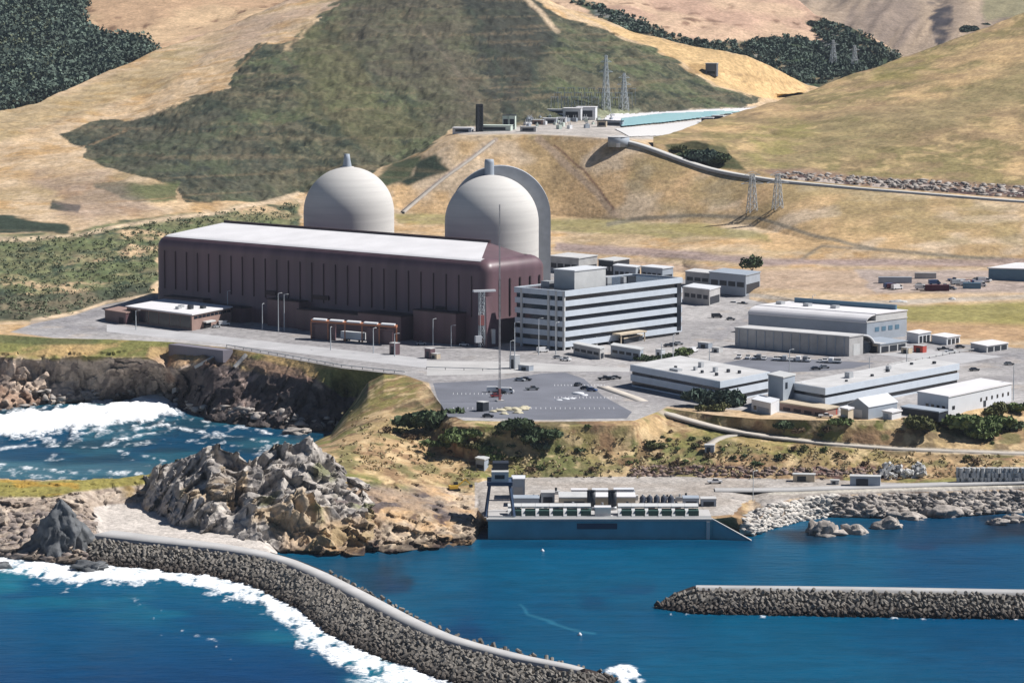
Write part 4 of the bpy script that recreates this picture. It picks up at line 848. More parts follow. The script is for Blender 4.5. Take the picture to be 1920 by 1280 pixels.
# blue hall on the right edge and things behind the office block
e, fr, hh = bld("blue_hall", (1853, 536), (2010, 540), (2060, 530), 504, 30.5, "blue metal hall with white roof at the edge of the upper yard", wall=bluep, roof=roofw, over=.5)
for i in range(4): front(e, fr, -fr.L + 4 + i * 11, -fr.L + 10 + i * 11, .2, 6, bluep, "roller_door")
for (nm, A, B, C, tp, z, lab, wl, rf) in (
    ("plant_building", (1030, 512), (1085, 517), (1120, 511), 482, 28, "blocky grey plant building behind the white office block", greyc, roofg),
    ("switch_house", (1122, 516), (1150, 519), (1180, 514), 487, 28, "dark fronted switch house right of the blocky grey plant building", dark, offw),
    ("tank_building", (1150, 524), (1192, 528), (1200, 525), 499, 28, "white boxy building with blue-grey front behind the office roof", greyb, white),
    ("tank_building", (1202, 526), (1242, 530), (1262, 527), 501, 28, "pair of pale blue-grey boxes behind the far end of the office roof", greyb, white),
    ("white_annex", (1281, 566), (1330, 572), (1350, 566), 541, 27, "white flat box building with grey front at the end of the office block", greyc, white),
    ("long_shop", (1330, 545), (1398, 552), (1425, 545), 514, 28.5, "long blue-grey workshop with ribbed roof near the lone tree", greyb, greyb),
    ("low_shop", (1285, 534), (1345, 540), (1362, 535), 512, 28.5, "low grey workshop between office block and long workshop", greyc, roofg),
    ("entrance_hut", (1075, 664), (1125, 674), (1133, 671), 653, 26, "grey flat-roofed gatehouse at the foot of the office block", greyc, offw),
    ("entrance_hut", (1145, 668), (1200, 677), (1206, 673), 655, 26, "pale blue flat hut next to the dark hedge", greyb, offw)):
    e, fr, hh = bld(nm, A, B, C, tp, z, lab, wall=wl, roof=rf); front(e, fr, -fr.L + 1.2, -1.2, hh * .35, hh * .6, dark if wl is not dark else greyc, "window", 4, 1.2)
    side(e, fr, 1, max(2, fr.W - 1), .2, hh * .5, dark, "door", 1)
e, fr, hh = bld("retaining_planter", (1125, 636), (1170, 645), (1205, 638), 633, 26, "flat tan canopy roof before the entrance of the office block", "canopy", wall=dark, roof=tanp)
# ================================================================== ROADS, LOTS, BREAKWATERS
def sheet(name, pts, z, mat, dz=.03):
    v = [tuple(P(x, y, z)) for x, y in pts]; v = [(a, b, c + dz) for a, b, c in v]
    me = bpy.data.meshes.new(name); me.from_pydata(v, [], [tuple(range(len(v)))]); me.update()
    if me.polygons[0].normal.z < 0: me.flip_normals()
    me.materials.append(mat); o = bpy.data.objects.new(name, me); COL.objects.link(o); o["kind"] = "structure"; return o
sheet("parking_lot", [(812,718),(935,712),(1015,700),(1060,698),(1095,710),(1130,742),(1185,772),(1175,784),(1000,787),(840,781),(820,745)], 26, asph)
sheet("pavement", [(200,608),(360,624),(520,642),(640,655),(800,672),(800,690),(640,672),(420,645),(200,622)], 26, nmat("worn_asphalt", col=(.44,.43,.43), rough=.9, noise=.1, nscale=.1))
sheet("road", [(800,676),(970,678),(1110,686),(1180,690),(1180,697),(1000,696),(940,701),(800,704)], 26, conc)
sheet("parking_lot", [(1350,682),(1420,668),(1560,676),(1640,680),(1600,690),(1540,695),(1440,700)], 26, asph)
sheet("parking_lot", [(1640,664),(1740,655),(1880,668),(1800,682)], 26, nmat("worn_asphalt"), .035)
wl = nmat("line_paint", col=(.7,.7,.7), rough=.7)
for y0, x0, x1, n in ((722, 1040, 1140, 16), (745, 1040, 1160, 18), (765, 850, 1160, 34), (738, 850, 960, 14)):
    m_ = MB()
    for i in range(n):
        q = P(x0 + (x1 - x0) * i / n, y0, 26); m_.box(q[0] - .08, q[0] + .08, q[1] - 2.5, q[1] + 2.5, 26.035, 26.04)
    m_.build("bay_marking", wl)["kind"] = "structure"
def drape(name, lf, poly, mat, dz=.3):
    V = lf.Vd; px, py = proj(V); m_ = inpoly(px, py, poly) > 0; Fc = grid_faces(*V.shape[:2]); mm_ = m_.ravel(); Fc = Fc[mm_[Fc].all(1)]
    u, inv = np.unique(Fc, return_inverse=True); vv = V.reshape(-1, 3)[u] + np.array([0, 0, dz]); o = mesh_np(name, vv, inv.reshape(Fc.shape), mat, smooth=True); o["kind"] = "structure"; return o
def ribbon(name, pts, wid, mat, loft=None, dz=.25, th=1.0, sub=6, world=False):
    """road along pixel points on the terrain; pts (px,py[,z])"""
    c = [] if not world else [np.array(q) for q in pts[:-1]]
    for a, b_ in ([] if world else list(zip(pts[:-1], pts[1:]))):
        for k in range(sub):
            t = k / sub; q = [a[i] * (1 - t) + b_[i] * t for i in range(len(a))]
            c.append(P(*q) if len(q) == 3 else loft.at(*q))
    c.append(np.array(pts[-1]) if world else P(*pts[-1]) if len(pts[-1]) == 3 else loft.at(*pts[-1])); c = np.array(c)
    for _ in range(3): c[1:-1] = (c[:-2] + 2 * c[1:-1] + c[2:]) / 4
    d = np.gradient(c[:, :2], axis=0); n_ = np.stack([-d[:, 1], d[:, 0]], -1); n_ /= np.linalg.norm(n_, axis=1)[:, None] + 1e-9
    W_ = np.asarray(wid) if np.ndim(wid) else np.full(len(c), wid)
    if len(W_) != len(c): W_ = np.interp(np.linspace(0, 1, len(c)), np.linspace(0, 1, len(W_)), W_)
    L_ = c.copy(); R_ = c.copy(); L_[:, :2] += n_ * W_[:, None] / 2; R_[:, :2] -= n_ * W_[:, None] / 2
    L_[:, 2] += dz; R_[:, 2] += dz; Lb = L_.copy(); Rb = R_.copy(); Lb[:, 2] -= th; Rb[:, 2] -= th
    V = np.stack([Lb, L_, R_, Rb]); o = mesh_np(name, V, grid_faces(4, len(c)), mat); o["kind"] = "structure"; return o
gravel = nmat("gravel_road", col=(.50, .45, .39), rough=.95, noise=.12, nscale=.2)
G6 = ground.lines[6]; hp = [tuple(np.interp(x, ground.xs, G6[:, c]) for c in range(3)) for x in range(1150, 1980, 12)]
ribbon("road", hp, 6, nmat('hill_road', col=(.50,.485,.46), rough=.9), dz=.35, th=1.5, world=True)
ribbon("road", [(1130,725,26.1),(1200,750,25.9),(1250,776,24.9),(1350,803,22),(1440,818,20),(1560,832,17.8),(1700,842,16.4),(1930,850,14.8)], 5, gravel, dz=.25, th=.7)
ribbon("track", [(1322,838),(1350,820),(1400,812)], 3, gravel, bluff, dz=.4)
ribbon("road", [(1340,918,8.2),(1450,918,8.2),(1600,913,8.5),(1750,908,9),(1930,902,9.8)], 7, conc, dz=.25, th=.6)
ribbon("footpath", [(755,398),(790,368),(830,335),(880,300),(925,264)], 3, gravel, ground, dz=.4)

# breakwaters
RB = terrain_mat("breakwater_core", .8, .2, .4, 1., .8, .8)
sea_w = [(130,1052),(200,1060),(300,1070),(400,1080),(480,1100),(560,1140),(620,1188),(700,1228),(780,1255),(850,1282),(950,1315),(1060,1310),(1120,1295),(1150,1276)]
crest = [(130,1010),(200,1020),(300,1030),(400,1040),(470,1050),(520,1065),(600,1098),(680,1142),(760,1183),(830,1213),(900,1233),(980,1252),(1060,1265),(1120,1272),(1150,1274)]
hcrest = [(130,990),(200,990),(300,1005),(400,1016),(500,1032),(560,1050),(600,1066),(680,1105),(760,1150),(830,1184),(900,1206),(980,1226),(1060,1243),(1120,1258),(1150,1270)]
zc = lambda x: 4.6 if x < 1080 else max(.2, 4.6 * (1150 - x) / 70)
def core_paint(V, px, py):
    p = Paint(V, px, py, C3(70,62,58)); p.mix(smooth(2.2, .5, V[..., 2]), C3(58,50,46)); return p.c
bw = Loft([[(x, y + 16, -4) for x, y in sea_w], [(x, y, 0) for x, y in sea_w], [(x, y, zc(x)) for x, y in crest], [(x, y, zc(x) + .05) for x, y in hcrest], ['back', 6, -1], ['back', 8, -5]], [.2, .3, .15, 0, .3, .3], 130, 1150, step=4, rowpx=5)
bw.build("breakwater", RB, core_paint, relief_rock(.5, 1.5, 61))
sea_r = [(1236,1140),(1300,1150),(1500,1154),(1920,1160),(2500,1168)]
cr_r = [(1236,1136),(1262,1122),(1300,1110),(1500,1113),(1920,1121),(2500,1130)]
hc_r = [(1236,1133),(1262,1112),(1300,1098),(1500,1101),(1920,1107),(2500,1116)]
zr_ = lambda x: 4.6 if x >= 1300 else max(.1, 4.6 * (x - 1236) / 64)
bwr = Loft([[(x, y + 16, -4) for x, y in sea_r], [(x, y, 0) for x, y in sea_r], [(x, y, zr_(x)) for x, y in cr_r], [(x, y, zr_(x) + .05) for x, y in hc_r], ['back', 6, -1], ['back', 8, -5]], [.2, .3, .15, 0, .3, .3], 1236, 2500, step=4, rowpx=5)
bwr.build("breakwater", RB, core_paint, relief_rock(.5, 1.5, 62))
cap = nmat("breakwater_slab", col=(.42, .41, .40), rough=.9, noise=.12, nscale=.12)
ribbon("road", [(190,1003,4.9),(300,1016,4.9),(400,1027,4.9),(480,1040,4.9),(540,1056,4.9),(600,1081,4.9),(680,1122,4.9),(760,1165,4.9),(830,1197,4.9),(900,1218,4.9),(980,1238,4.9),(1060,1253,4.7),(1090,1260,4.2)], [12, 11, 9, 7, 5.8, 5.8, 5.8, 5.8, 5.6, 5.4, 5, 4], cap, dz=.9, th=2.2)
ribbon("road", [(1305,1102,4.9),(1500,1104,4.9),(1700,1107,4.9),(1920,1111,4.9),(2480,1119,4.9)], [5, 6, 6.5, 6.5], cap, dz=.5, th=2.4)
# ---- armour units: three stubby cylinders on a three-armed yoke
def tribar():
    m_ = MB()
    for k in range(3):
        a = R(90 + 120 * k); c = (math.cos(a) * 1.15, math.sin(a) * 1.15); m_.cyl(c, .62, -.95, .95, 7)
        m_.bar((0, 0, 0), (c[0], c[1], 0), .5)
    return m_
tb = tribar(); tv = np.array(tb.v); arm_mat = nmat("weathered_concrete", col=(.21, .19, .165), rough=.95, noise=.35, nscale=.35, bump=.3)
t = arm_mat.node_tree; 
# weed-stained below the splash line
b = t.nodes["Principled BSDF"]; src = b.inputs["Base Color"].links[0].from_socket
ge = t.nodes.new("ShaderNodeNewGeometry"); sp = t.nodes.new("ShaderNodeSeparateXYZ"); t.links.new(ge.outputs["Position"], sp.inputs[0])
mr = t.nodes.new("ShaderNodeMapRange"); mr.inputs[1].default_value = .8; mr.inputs[2].default_value = 3.8; t.links.new(sp.outputs[2], mr.inputs[0])
mx = t.nodes.new("ShaderNodeMix"); mx.data_type = 'RGBA'; t.links.new(mr.outputs[0], mx.inputs[0]); mx.inputs[6].default_value = (.055, .042, .035, 1); t.links.new(src, mx.inputs[7]); t.links.new(mx.outputs[2], b.inputs["Base Color"])
tri_me = bpy.data.meshes.new("armour_unit"); tri_me.from_pydata(tb.v, [], tb.f); tri_me.update(); tri_me.materials.append(arm_mat)
def unit_sites(lf, x0, x1, line_a, line_b, spx, spy):
    """sites on the slope between two feature lines of a breakwater loft"""
    out = []; A = lf.lines[line_a]; B = lf.lines[line_b]; xs_ = lf.xs
    s = np.concatenate([[0], np.cumsum(np.linalg.norm(np.diff(A, axis=0), axis=1))]); i0 = np.interp(x0, xs_, s); i1 = np.interp(x1, xs_, s)
    for u in np.arange(i0, i1, spx):
        a = np.array([np.interp(u, s, A[:, c]) for c in range(3)]); b_ = np.array([np.interp(u, s, B[:, c]) for c in range(3)]); n_ = max(1, int(round(np.linalg.norm(b_ - a) / spy)))
        for k in range(n_ + 1):
            t_ = (k + .15) / (n_ + .3); q = a * (1 - t_) + b_ * t_; q += rng.normal(0, .3, 3) * np.array([1, 1, .5]); q[2] += .35; out.append(q)
    return out
sites = unit_sites(bw, 175, 1148, 1, 2, 2.0, 1.85) + unit_sites(bwr, 1238, 2000, 1, 2, 2.0, 1.85)
hs = []
for q in unit_sites(bw, 620, 1140, 3, 4, 3, 4):
    hs.append(q - np.array([0, .5, .3]))
sites = np.array(sites + hs[::2]); spx_, spy_ = proj(sites)
vis = (spx_ > -5) & (spx_ < 1925) & (spy_ > 0) & (spy_ < 1285); order = np.argsort(np.where(vis, np.linalg.norm(sites - np.array([0, 0, H]), axis=1), 1e9))
def rot_rand():
    return Matrix.Rotation(random.uniform(0, 6.28), 4, 'Z') @ Matrix.Rotation(random.uniform(-1.2, 1.2), 4, 'X') @ Matrix.Rotation(random.uniform(-1.2, 1.2), 4, 'Y')
AV = []; AF = []; fa_ = [np.array(f) for f in tb.f]
for j, idx in enumerate(order):
    M = Matrix.Translation(Vector(sites[idx])) @ rot_rand() @ Matrix.Scale(random.uniform(.68, .98), 4)
    if j < 300:
        o = bpy.data.objects.new("armour_unit", tri_me); COL.objects.link(o); o.matrix_world = M
        tag(o, "dark three-legged concrete armour unit piled on the near end of the curved breakwater", "armour unit", "armour units on the breakwaters")
    elif vis[idx] or sites[idx][0] > 0:
        MM = np.array(M); AV.append(tv @ MM[:3, :3].T + MM[:3, 3])
nb = len(tv); me = bpy.data.meshes.new("armour_units"); Fl = [tuple(i + k * nb for i in f) for k in range(len(AV)) for f in tb.f]
me.from_pydata(np.concatenate(AV).tolist(), [], Fl); me.update(); me.materials.append(arm_mat); o = bpy.data.objects.new("armour_units", me); COL.objects.link(o); o["kind"] = "stuff"
tag(o, "remaining piled concrete armour units along both breakwaters", "armour units")
print("armour", len(sites), int(vis.sum()))
# stored units on shore
k = 0
for (x0, x1, y0, y1, n_, lab, gr) in ((1652, 1740, 872, 898, 26, "pale armour unit lying in the loose pile behind the shore road", "armour units in the loose pile behind the shore road"), (1798, 1925, 880, 905, 60, "pale armour unit in the stacked rows at the right end of the shore road", "stacked armour units at the right end of the shore road")):
    for i in range(n_):
        stack = n_ == 60; px_ = x0 + (x1 - x0) * ((i // 3) + .5) / (n_ / 3) if stack else random.uniform(x0, x1); py_ = random.uniform(y0 + 8, y1) if not stack else y1 - 2
        q = bat(px_, py_); o = bpy.data.objects.new("armour_unit", None) if False else bpy.data.objects.new("armour_unit", tri_me.copy() if k == 0 else st_me); 
        if k == 0: st_me = o.data; st_me.materials.clear(); st_me.materials.append(nmat("pale_concrete_units", col=(.50, .49, .47), rough=.9, noise=.2, nscale=.5)); 
        COL.objects.link(o); lvl = (i % 3) if stack else random.choice([0, 0, 1]); k += 1
        o.matrix_world = Matrix.Translation(q + Vector((0, 0, .9 + lvl * (1.7 if stack else 1.2)))) @ (Matrix.Rotation(random.uniform(0, 6), 4, 'Z') if stack else rot_rand()) @ Matrix.Scale(1.05, 4)
        tag(o, lab, "armour unit", gr)

# ================================================================== ROCKS
rockm = nmat("grey_rock", col=(.36, .32, .285), rough=.95, noise=.4, nscale=.35, bump=.9, bscale=.9)
rockdk = nmat("wet_dark_rock", col=(.12, .125, .13), rough=.7, noise=.4, nscale=.3, bump=.9, bscale=.7)
def icos(sub):
    bm = bmesh.new(); bmesh.ops.create_icosphere(bm, subdivisions=sub, radius=1); v = np.array([q.co[:] for q in bm.verts]); f = np.array([[q.index for q in g.verts] for g in bm.faces]); bm.free(); return v, f
ICO = {k: icos(k) for k in (1, 2, 3, 4, 5)}
def rockv(sub, sc, seed, jag=.35):
    v, f = ICO[sub]; c = facets(v * 1.3 + seed, 3); r = ridg(v * 1.3 + seed, 3, 4); w_ = v * (1 + jag * (c * .9 + r * .4))[:, None]; return w_ * np.array(sc), f
# pointed stack on the left, built as a craggy cone
v, f = ICO[5]; v = v.copy(); hgt = np.clip(v[:, 2], -.2, 1); r_ = np.hypot(v[:, 0], v[:, 1]) + 1e-6; a_ = np.arctan2(v[:, 1], v[:, 0])
tt = np.clip((hgt + .2) / 1.2, 0, 1); rad = (1 - tt) ** .8; V = np.stack([np.cos(a_) * rad, np.sin(a_) * rad, tt], -1)
rg = ridg(np.stack([a_ * 1.6, tt * 1.1, a_ * 0], -1), 3, 6); cc_, _ = cells(V * 4, 9); V[:, :2] *= (1 + .28 * rg + .1 * cc_)[:, None]; V = V * np.array([12.5, 9, 21]); fk = facets(V * .22, 9) * .9 + facets(V * .5, 19) * .45; V += np.stack([np.cos(a_), np.sin(a_), a_ * 0], -1) * (fk * 2.6 * (1.1 - tt))[:, None]; V + np.stack([tt * 0, tt * 0, cc_ * .9 * (1 - tt)], -1)
q = P(110, 1050, 0); o = mesh_np("sea_rock", V + np.array([0, 0, -1.5]), f, rockdk); o.location = (q[0], q[1] + 8, 0); tag(o, "dark pointed rock stack rising from the surf at the low headland", "rock")
for px_, py_, s_, lab in ((1546, 1002, (5.0, 3, 3.2), "largest pale boulder standing offshore by the riprap bank"), (1532, 998, (3, 2.4, 2.6), "dark boulder touching the left side of the largest offshore boulder"), (1603, 1000, (3.4, 2.2, 2.6), "middle boulder of the three offshore by the riprap bank"), (1664, 990, (4.4, 2.4, 3.2), "craggy boulder offshore, just right of the middle one"),
    (1700, 972, (5, 3, 2), "flat pale boulder at the water edge below the riprap"), (1768, 968, (5.5, 3, 3), "lumpy boulder with dark hollow at the riprap waterline"), (1872, 983, (3, 2, 1.6), "small boulder awash off the right end of the shore"), (1905, 978, (4, 2.5, 1.8), "low reddish rock awash at the picture's right margin"),
    (172, 1068, (6, 4, 2.2), "low dark reddish rock in the surf before the armour units"), (560, 812, (6, 4, 1.6), "flat pale rock at the foot of the dark cove cliff"), (0, 1065, (3, 2, 1.6), "small reddish rock in the foam at the left margin")):
    vv, ff = rockv(4, s_, hash(px_) % 97, .5); q = P(px_, py_, 0); o = mesh_np("boulder", vv, ff, rockm if px_ > 200 else rockdk); o.location = (q[0], q[1], .4); tag(o, lab, "boulder")
# loose boulders of the riprap bank and the rocky foot of the cliffs: too many to count
def scatter_rocks(name, fn, n, label, mat, smin=.5, smax=1.6, sub=1, flat=.7):
    VV = []; FF = []; o_ = 0
    for i in range(n):
        q = fn()
        if q is None: continue
        s_ = random.uniform(smin, smax) ** 1.0; vv, ff = rockv(sub, (s_ * random.uniform(.7, 1.4), s_ * random.uniform(.7, 1.3), s_ * random.uniform(.5, 1) * flat), random.random() * 50, .75)
        VV.append(vv + np.array(q)); FF.append(ff + o_); o_ += len(vv)
    o = mesh_np(name, np.concatenate(VV), np.concatenate(FF), mat); tag(o, label, "rocks", kind="stuff"); return o
def rr(lf, poly_x, ya, yb):
    def f():
        x = random.uniform(*poly_x); y0 = np.interp(x, *ya); y1 = np.interp(x, *yb); return lf.at(x, random.uniform(y0, y1))
    return f
pale = nmat("pale_riprap", col=(.56, .52, .47), rough=.95, noise=.25, nscale=.6, bump=.5)
scatter_rocks("riprap_rocks", rr(bluff, (1392, 1560), ([1392, 1450, 1560], [968, 945, 926]), ([1392, 1410, 1440, 1560], [1000, 1002, 992, 968])), 700, "pale blocky riprap on the curved bank beside the intake", pale, .6, 1.5)
scatter_rocks("riprap_rocks", rr(bluff, (1560, 1940), ([1560, 1940], [930, 918]), ([1560, 1940], [968, 960])), 900, "grey brown boulders along the right shore", rockm, .6, 1.7)
scatter_rocks("shore_rocks", rr(bluff, (1180, 1700), ([1180, 1700], [872, 878]), ([1180, 1700], [892, 892])), 420, "brown stones at the foot of the dry bluff", nmat("brown_stones", col=(.26, .19, .16), rough=.95, noise=.3, nscale=.5), .4, 1.2)
scatter_rocks("shore_rocks", rr(cliff, (0, 640), ([0, 300, 345, 640], [735, 728, 752, 785]), ([0, 300, 345, 640], [765, 745, 765, 806])), 130, "broken rock fallen at the foot of the cove cliffs", rockm, .7, 2.4)
scatter_rocks("roadside_rocks", rr(hr, (1460, 1940), ([1460, 1940], [322, 350]), ([1460, 1940], [334, 372])), 380, "broken stone banked above the hillside road", rockm, .6, 1.8)
scatter_rocks("shore_rocks", rr(point, (0, 175), ([0, 175], [960, 965]), ([0, 175], [1044, 1052])), 350, "dark broken rock round the low headland", nmat("brown_rock", col=(.27, .22, .19), rough=.95, noise=.4, nscale=.4), .8, 2.6)
# ================================================================== FOLIAGE
def fmat(name, c, k=.35): return nmat(name, col=c, rough=.85, spec=.15, noise=k, nscale=.45)
leafG = fmat("dark_leaves", (.075, .105, .055)); leafM = fmat("green_leaves", (.135, .175, .07)); leafO = fmat("olive_leaves", (.12, .125, .055)); leafB = fmat("bluish_leaves", (.07, .10, .078)); leafD = fmat("dry_brush", (.17, .12, .075)); bark = nmat("bark", col=(.12, .09, .07), rough=.9)
def leaf_tris(centers, radii, per, size, squash=.75, seed=0):
    """leaf clumps: small triangles scattered through ellipsoids"""
    g = np.random.default_rng(seed); N = len(centers); c = np.repeat(centers, per, 0); r = np.repeat(radii, per, 0)
    d = g.normal(size=(N * per, 3)); d /= np.linalg.norm(d, axis=1)[:, None]; d[:, 2] = np.abs(d[:, 2]) * g.choice([1, 1, 1, -.5], N * per)
    lump = 1 + .35 * vn(d * 2.2 + np.repeat(g.uniform(0, 50, (N, 1)), per, 0)); rr_ = r * (g.uniform(.45, 1, (N * per, 1)) ** .5) * lump[:, None]
    p = c + d * rr_ * np.array([1, 1, squash]); sz = size * (g.uniform(.6, 1.4, (N * per, 1)))
    a = g.normal(size=(N * per, 3)); a /= np.linalg.norm(a, axis=1)[:, None]; b_ = np.cross(a, d + .6 * g.normal(size=a.shape)); b_ /= np.linalg.norm(b_, axis=1)[:, None] + 1e-9
    V = np.stack([p - a * sz, p + a * sz * .8 + b_ * sz * .5, p + b_ * sz * 1.2 + np.array([0, 0, .2]) * sz, p - b_ * sz * .9 + a * sz * .2], 1).reshape(-1, 3)
    i = np.arange(N * per) * 4; return V, np.stack([i, i + 3, i + 1, i + 2], 1)
def shrub(loc, r, mat, label, name="shrub", cat="bush", group=None, squash=.7, n=160, seed=0, lumps=5, trunk=0.):
    g = np.random.default_rng(seed + 11); cs = np.array([[g.normal() * r * .5, g.normal() * r * .35, trunk + r * .25 + g.uniform(0, .35) * r] for _ in range(lumps)]); cs[0] = (0, 0, trunk + r * .35)
    V, Fc = leaf_tris(cs, np.full((lumps, 1), r * .62), n, r * .11 + .12, squash, seed)
    e = empty(name, tuple(loc), label=label, cat=cat, group=group); mesh_np("crown" if trunk else "foliage", V, Fc, mat, e)
    m_ = MB(); m_.bar((0, 0, -.5), (0, 0, trunk + r * .5), r * .09 + .12, r * .05)
    for k in range(3): a = k * 2.1 + seed; m_.bar((0, 0, trunk * .6), (math.cos(a) * r * .4, math.sin(a) * r * .4, trunk + r * .45), r * .05 + .06, .06)
    m_.build("trunk" if trunk else "stem", bark, e); return e
sd = 0
for (x, y, r, mt, lab, lf) in (
    (810, 806, 9.5, leafG, "largest dark green bush beside the parking lot corner", bluff), (858, 828, 6.5, leafM, "mid green bush just right of and below the largest dark bush", bluff), (838, 840, 5, leafM, "green bush below the largest dark bush", bluff),
    (885, 842, 4.5, leafO, "small olive bush right of the green bushes under the parking lot", bluff), (768, 822, 2.8, leafD, "small rusty brown bush on the dry headland", bluff),
    (968, 806, 6, leafG, "dark wind-swept bush below the middle of the parking lot", bluff), (995, 826, 6, leafG, "dark bush running downhill from the wind-swept one", bluff), (1012, 842, 4.2, leafB, "bluish dark bush lowest of the downhill row", bluff),
    (915, 848, 4, leafM, "green bush above the intake's left corner", bluff), (930, 862, 3, leafM, "small green bush left of the intake crane top", bluff), (1225, 840, 3.4, leafO, "olive bush in the dry slope above the intake", bluff),
    (1352, 762, 8.5, leafB, "tall dark bush growing against the low office wing", ground), (1372, 758, 6, leafG, "dark bush behind the tall one at the office wing", ground), (1338, 770, 4, leafO, "olive bush at the foot of the office wing", ground),
    (1222, 680, 4.6, leafG, "round clipped dark shrub by the pale gatehouse", ground), (1212, 676, 3.6, leafG, "smaller round dark shrub touching the clipped one", ground), (1282, 668, 4.6, leafM, "bright green shrub at the planted corner beyond the office wing", ground), (1262, 672, 3.4, leafG, "dark shrub left of the bright green one", ground),
    (1470, 806, 4.2, leafG, "dark green bush beside the coast road", bluff), (1498, 812, 2.6, leafD, "dry brown bush beside the coast road bend", bluff), (1572, 798, 4, leafM, "green bush under the brown storeroom", bluff),
    (1715, 800, 6.4, leafO, "wide olive bush below the white building", bluff), (1735, 806, 4.5, leafD, "dry brush clump right of the wide olive bush", bluff), (1812, 808, 8, leafM, "largest green bush on the right coastal slope", bluff), (1846, 820, 7, leafM, "green bush overlapping the largest one on the right slope", bluff),
    (1866, 800, 5.5, leafM, "green bush behind the pair on the right slope", bluff), (1896, 806, 4.4, leafG, "dark green bush at the right margin of the coastal slope", bluff), (1872, 776, 5, leafO, "olive bush near the pad edge at the right margin", bluff), (1905, 772, 4.6, leafM, "green bush at the right margin just under the pad", bluff),
    (1322, 304, 9, leafB, "dark rounded bush mass at the foot of the right hill", hr), (1345, 306, 7, leafG, "dark bush right of the rounded mass above the hill road", hr), (1300, 296, 6, leafG, "dark bush left of the rounded mass above the hill road", hr), (1272, 284, 4.5, leafO, "olive bush at the left end of the bushes above the hill road", hr),
    (1818, 62, 9, leafB, "dark round tree on the far skyline right of the gully", back2), (1848, 50, 5, leafB, "small dark tree right of the round skyline tree", back2)):
    q = Vector(lf.at(x, y)); sd += 1; shrub(q - Vector((0, 0, r * .1)), r, mt, lab, seed=sd, n=200 if r > 5 else 110, lumps=9 if r > 5 else 5, squash=.5)
q = gat(1410, 520); shrub(q, 5.5, leafG, "lone tree with dark rounded crown behind the long blue-grey workshop", "tree", "tree", seed=99, n=150, trunk=5, squash=1.0)
grp = "small bushes dotted over the dry coastal slope"
for i in range(95):
    x = random.choice([random.uniform(890, 1600), random.uniform(1200, 1900), random.uniform(700, 1000)]); y = random.uniform(800, 885)
    if x < 900 and y > 860: continue
    yr = np.interp(x, [1130, 1250, 1350, 1560, 1920], [730, 776, 805, 833, 851])
    if abs(y - yr) < 7: continue
    q = bat(x, y); r = random.uniform(.9, 2.6); sd += 1
    shrub(q, r, random.choice([leafO, leafM, leafG, leafD, leafD]), "small rounded bush among the dry grass of the coastal slope", group=grp, seed=sd, n=36, lumps=3)
woodA = nmat('woods_foliage', col=(.10,.135,.105), rough=.9, noise=.55, nscale=.045); woodB = nmat('woods_light_foliage', col=(.15,.17,.10), rough=.9, noise=.4, nscale=.05)
def strip_scrub(name, lf, polys, n, rmin, rmax, per, mat, label, size=.8, kind="stuff", colr=None):
    pts = []; A = np.array(polys, float); x0, y0 = A.min(0); x1, y1 = A.max(0); tries = 0
    X = rng.uniform(x0, x1, n * 8); Y = rng.uniform(y0, y1, n * 8); ok = inpoly(X, Y, polys) > 0; X, Y = X[ok][:n], Y[ok][:n]
    VV = lf.Vd.reshape(-1, 3); vx, vy = proj(VV); cell = {}
    for i, (a, b_) in enumerate(zip((vx // 6).astype(int), (vy // 6).astype(int))): cell.setdefault((a, b_), i)
    idx = [cell.get((int(a // 6), int(b_ // 6))) for a, b_ in zip(X, Y)]; idx = [i for i in idx if i is not None]; base = VV[idx] + rng.normal(0, 1.6, (len(idx), 3)) * np.array([1, 1, .12])
    r = rng.uniform(rmin, rmax, (len(base), 1)); base[:, 2] += r[:, 0] * .3; V, Fc = leaf_tris(base, r, per, size, .8, 5)
    o = mesh_np(name, V, Fc, mat); tag(o, label, "scrub", kind=kind); return o
strip_scrub("woods", far_left, [(-20,-20),(175,-20),(158,5),(152,38),(165,62),(205,70),(255,78),(288,98),(240,118),(160,160),(60,195),(-20,215)], 2300, 2.5, 10, 30, woodA, "dark oak woods filling the ravine at the upper left", 1.35)
strip_scrub("woods", far_left, [(-20,20),(110,20),(130,120),(60,180),(-20,200)], 500, 2.5, 8, 26, woodB, "lighter crowns among the ravine woods", 1.3)
strip_scrub("woods", back1, [(1060,-5),(1130,12),(1180,32),(1260,68),(1340,82),(1400,78),(1470,68),(1550,78),(1512,42),(1560,40),(1620,64),(1690,108),(1640,130),(1520,160),(1400,108),(1290,90),(1180,60)], 900, 1.2, 4.6, 26, woodA, "dark tree belt winding through the far valley", 1.1)
strip_scrub("scrub", ground, [(-20,450),(100,445),(250,420),(420,395),(560,380),(560,420),(300,470),(285,545),(205,560),(130,585),(60,596),(-20,600)], 1000, .6, 1.8, 12, fmat("hill_scrub", (.17, .19, .115), .25), "coastal scrub on the hillside left of the hall", .42)
strip_scrub("grass_tufts", bluff, [(650,770),(800,800),(1560,840),(1920,856),(1920,890),(1200,892),(930,892),(860,900),(640,870)], 1100, .4, 1.1, 8, fmat("slope_grass", (.40, .32, .18), .3), "rough dry grass on the coastal slope", .4)

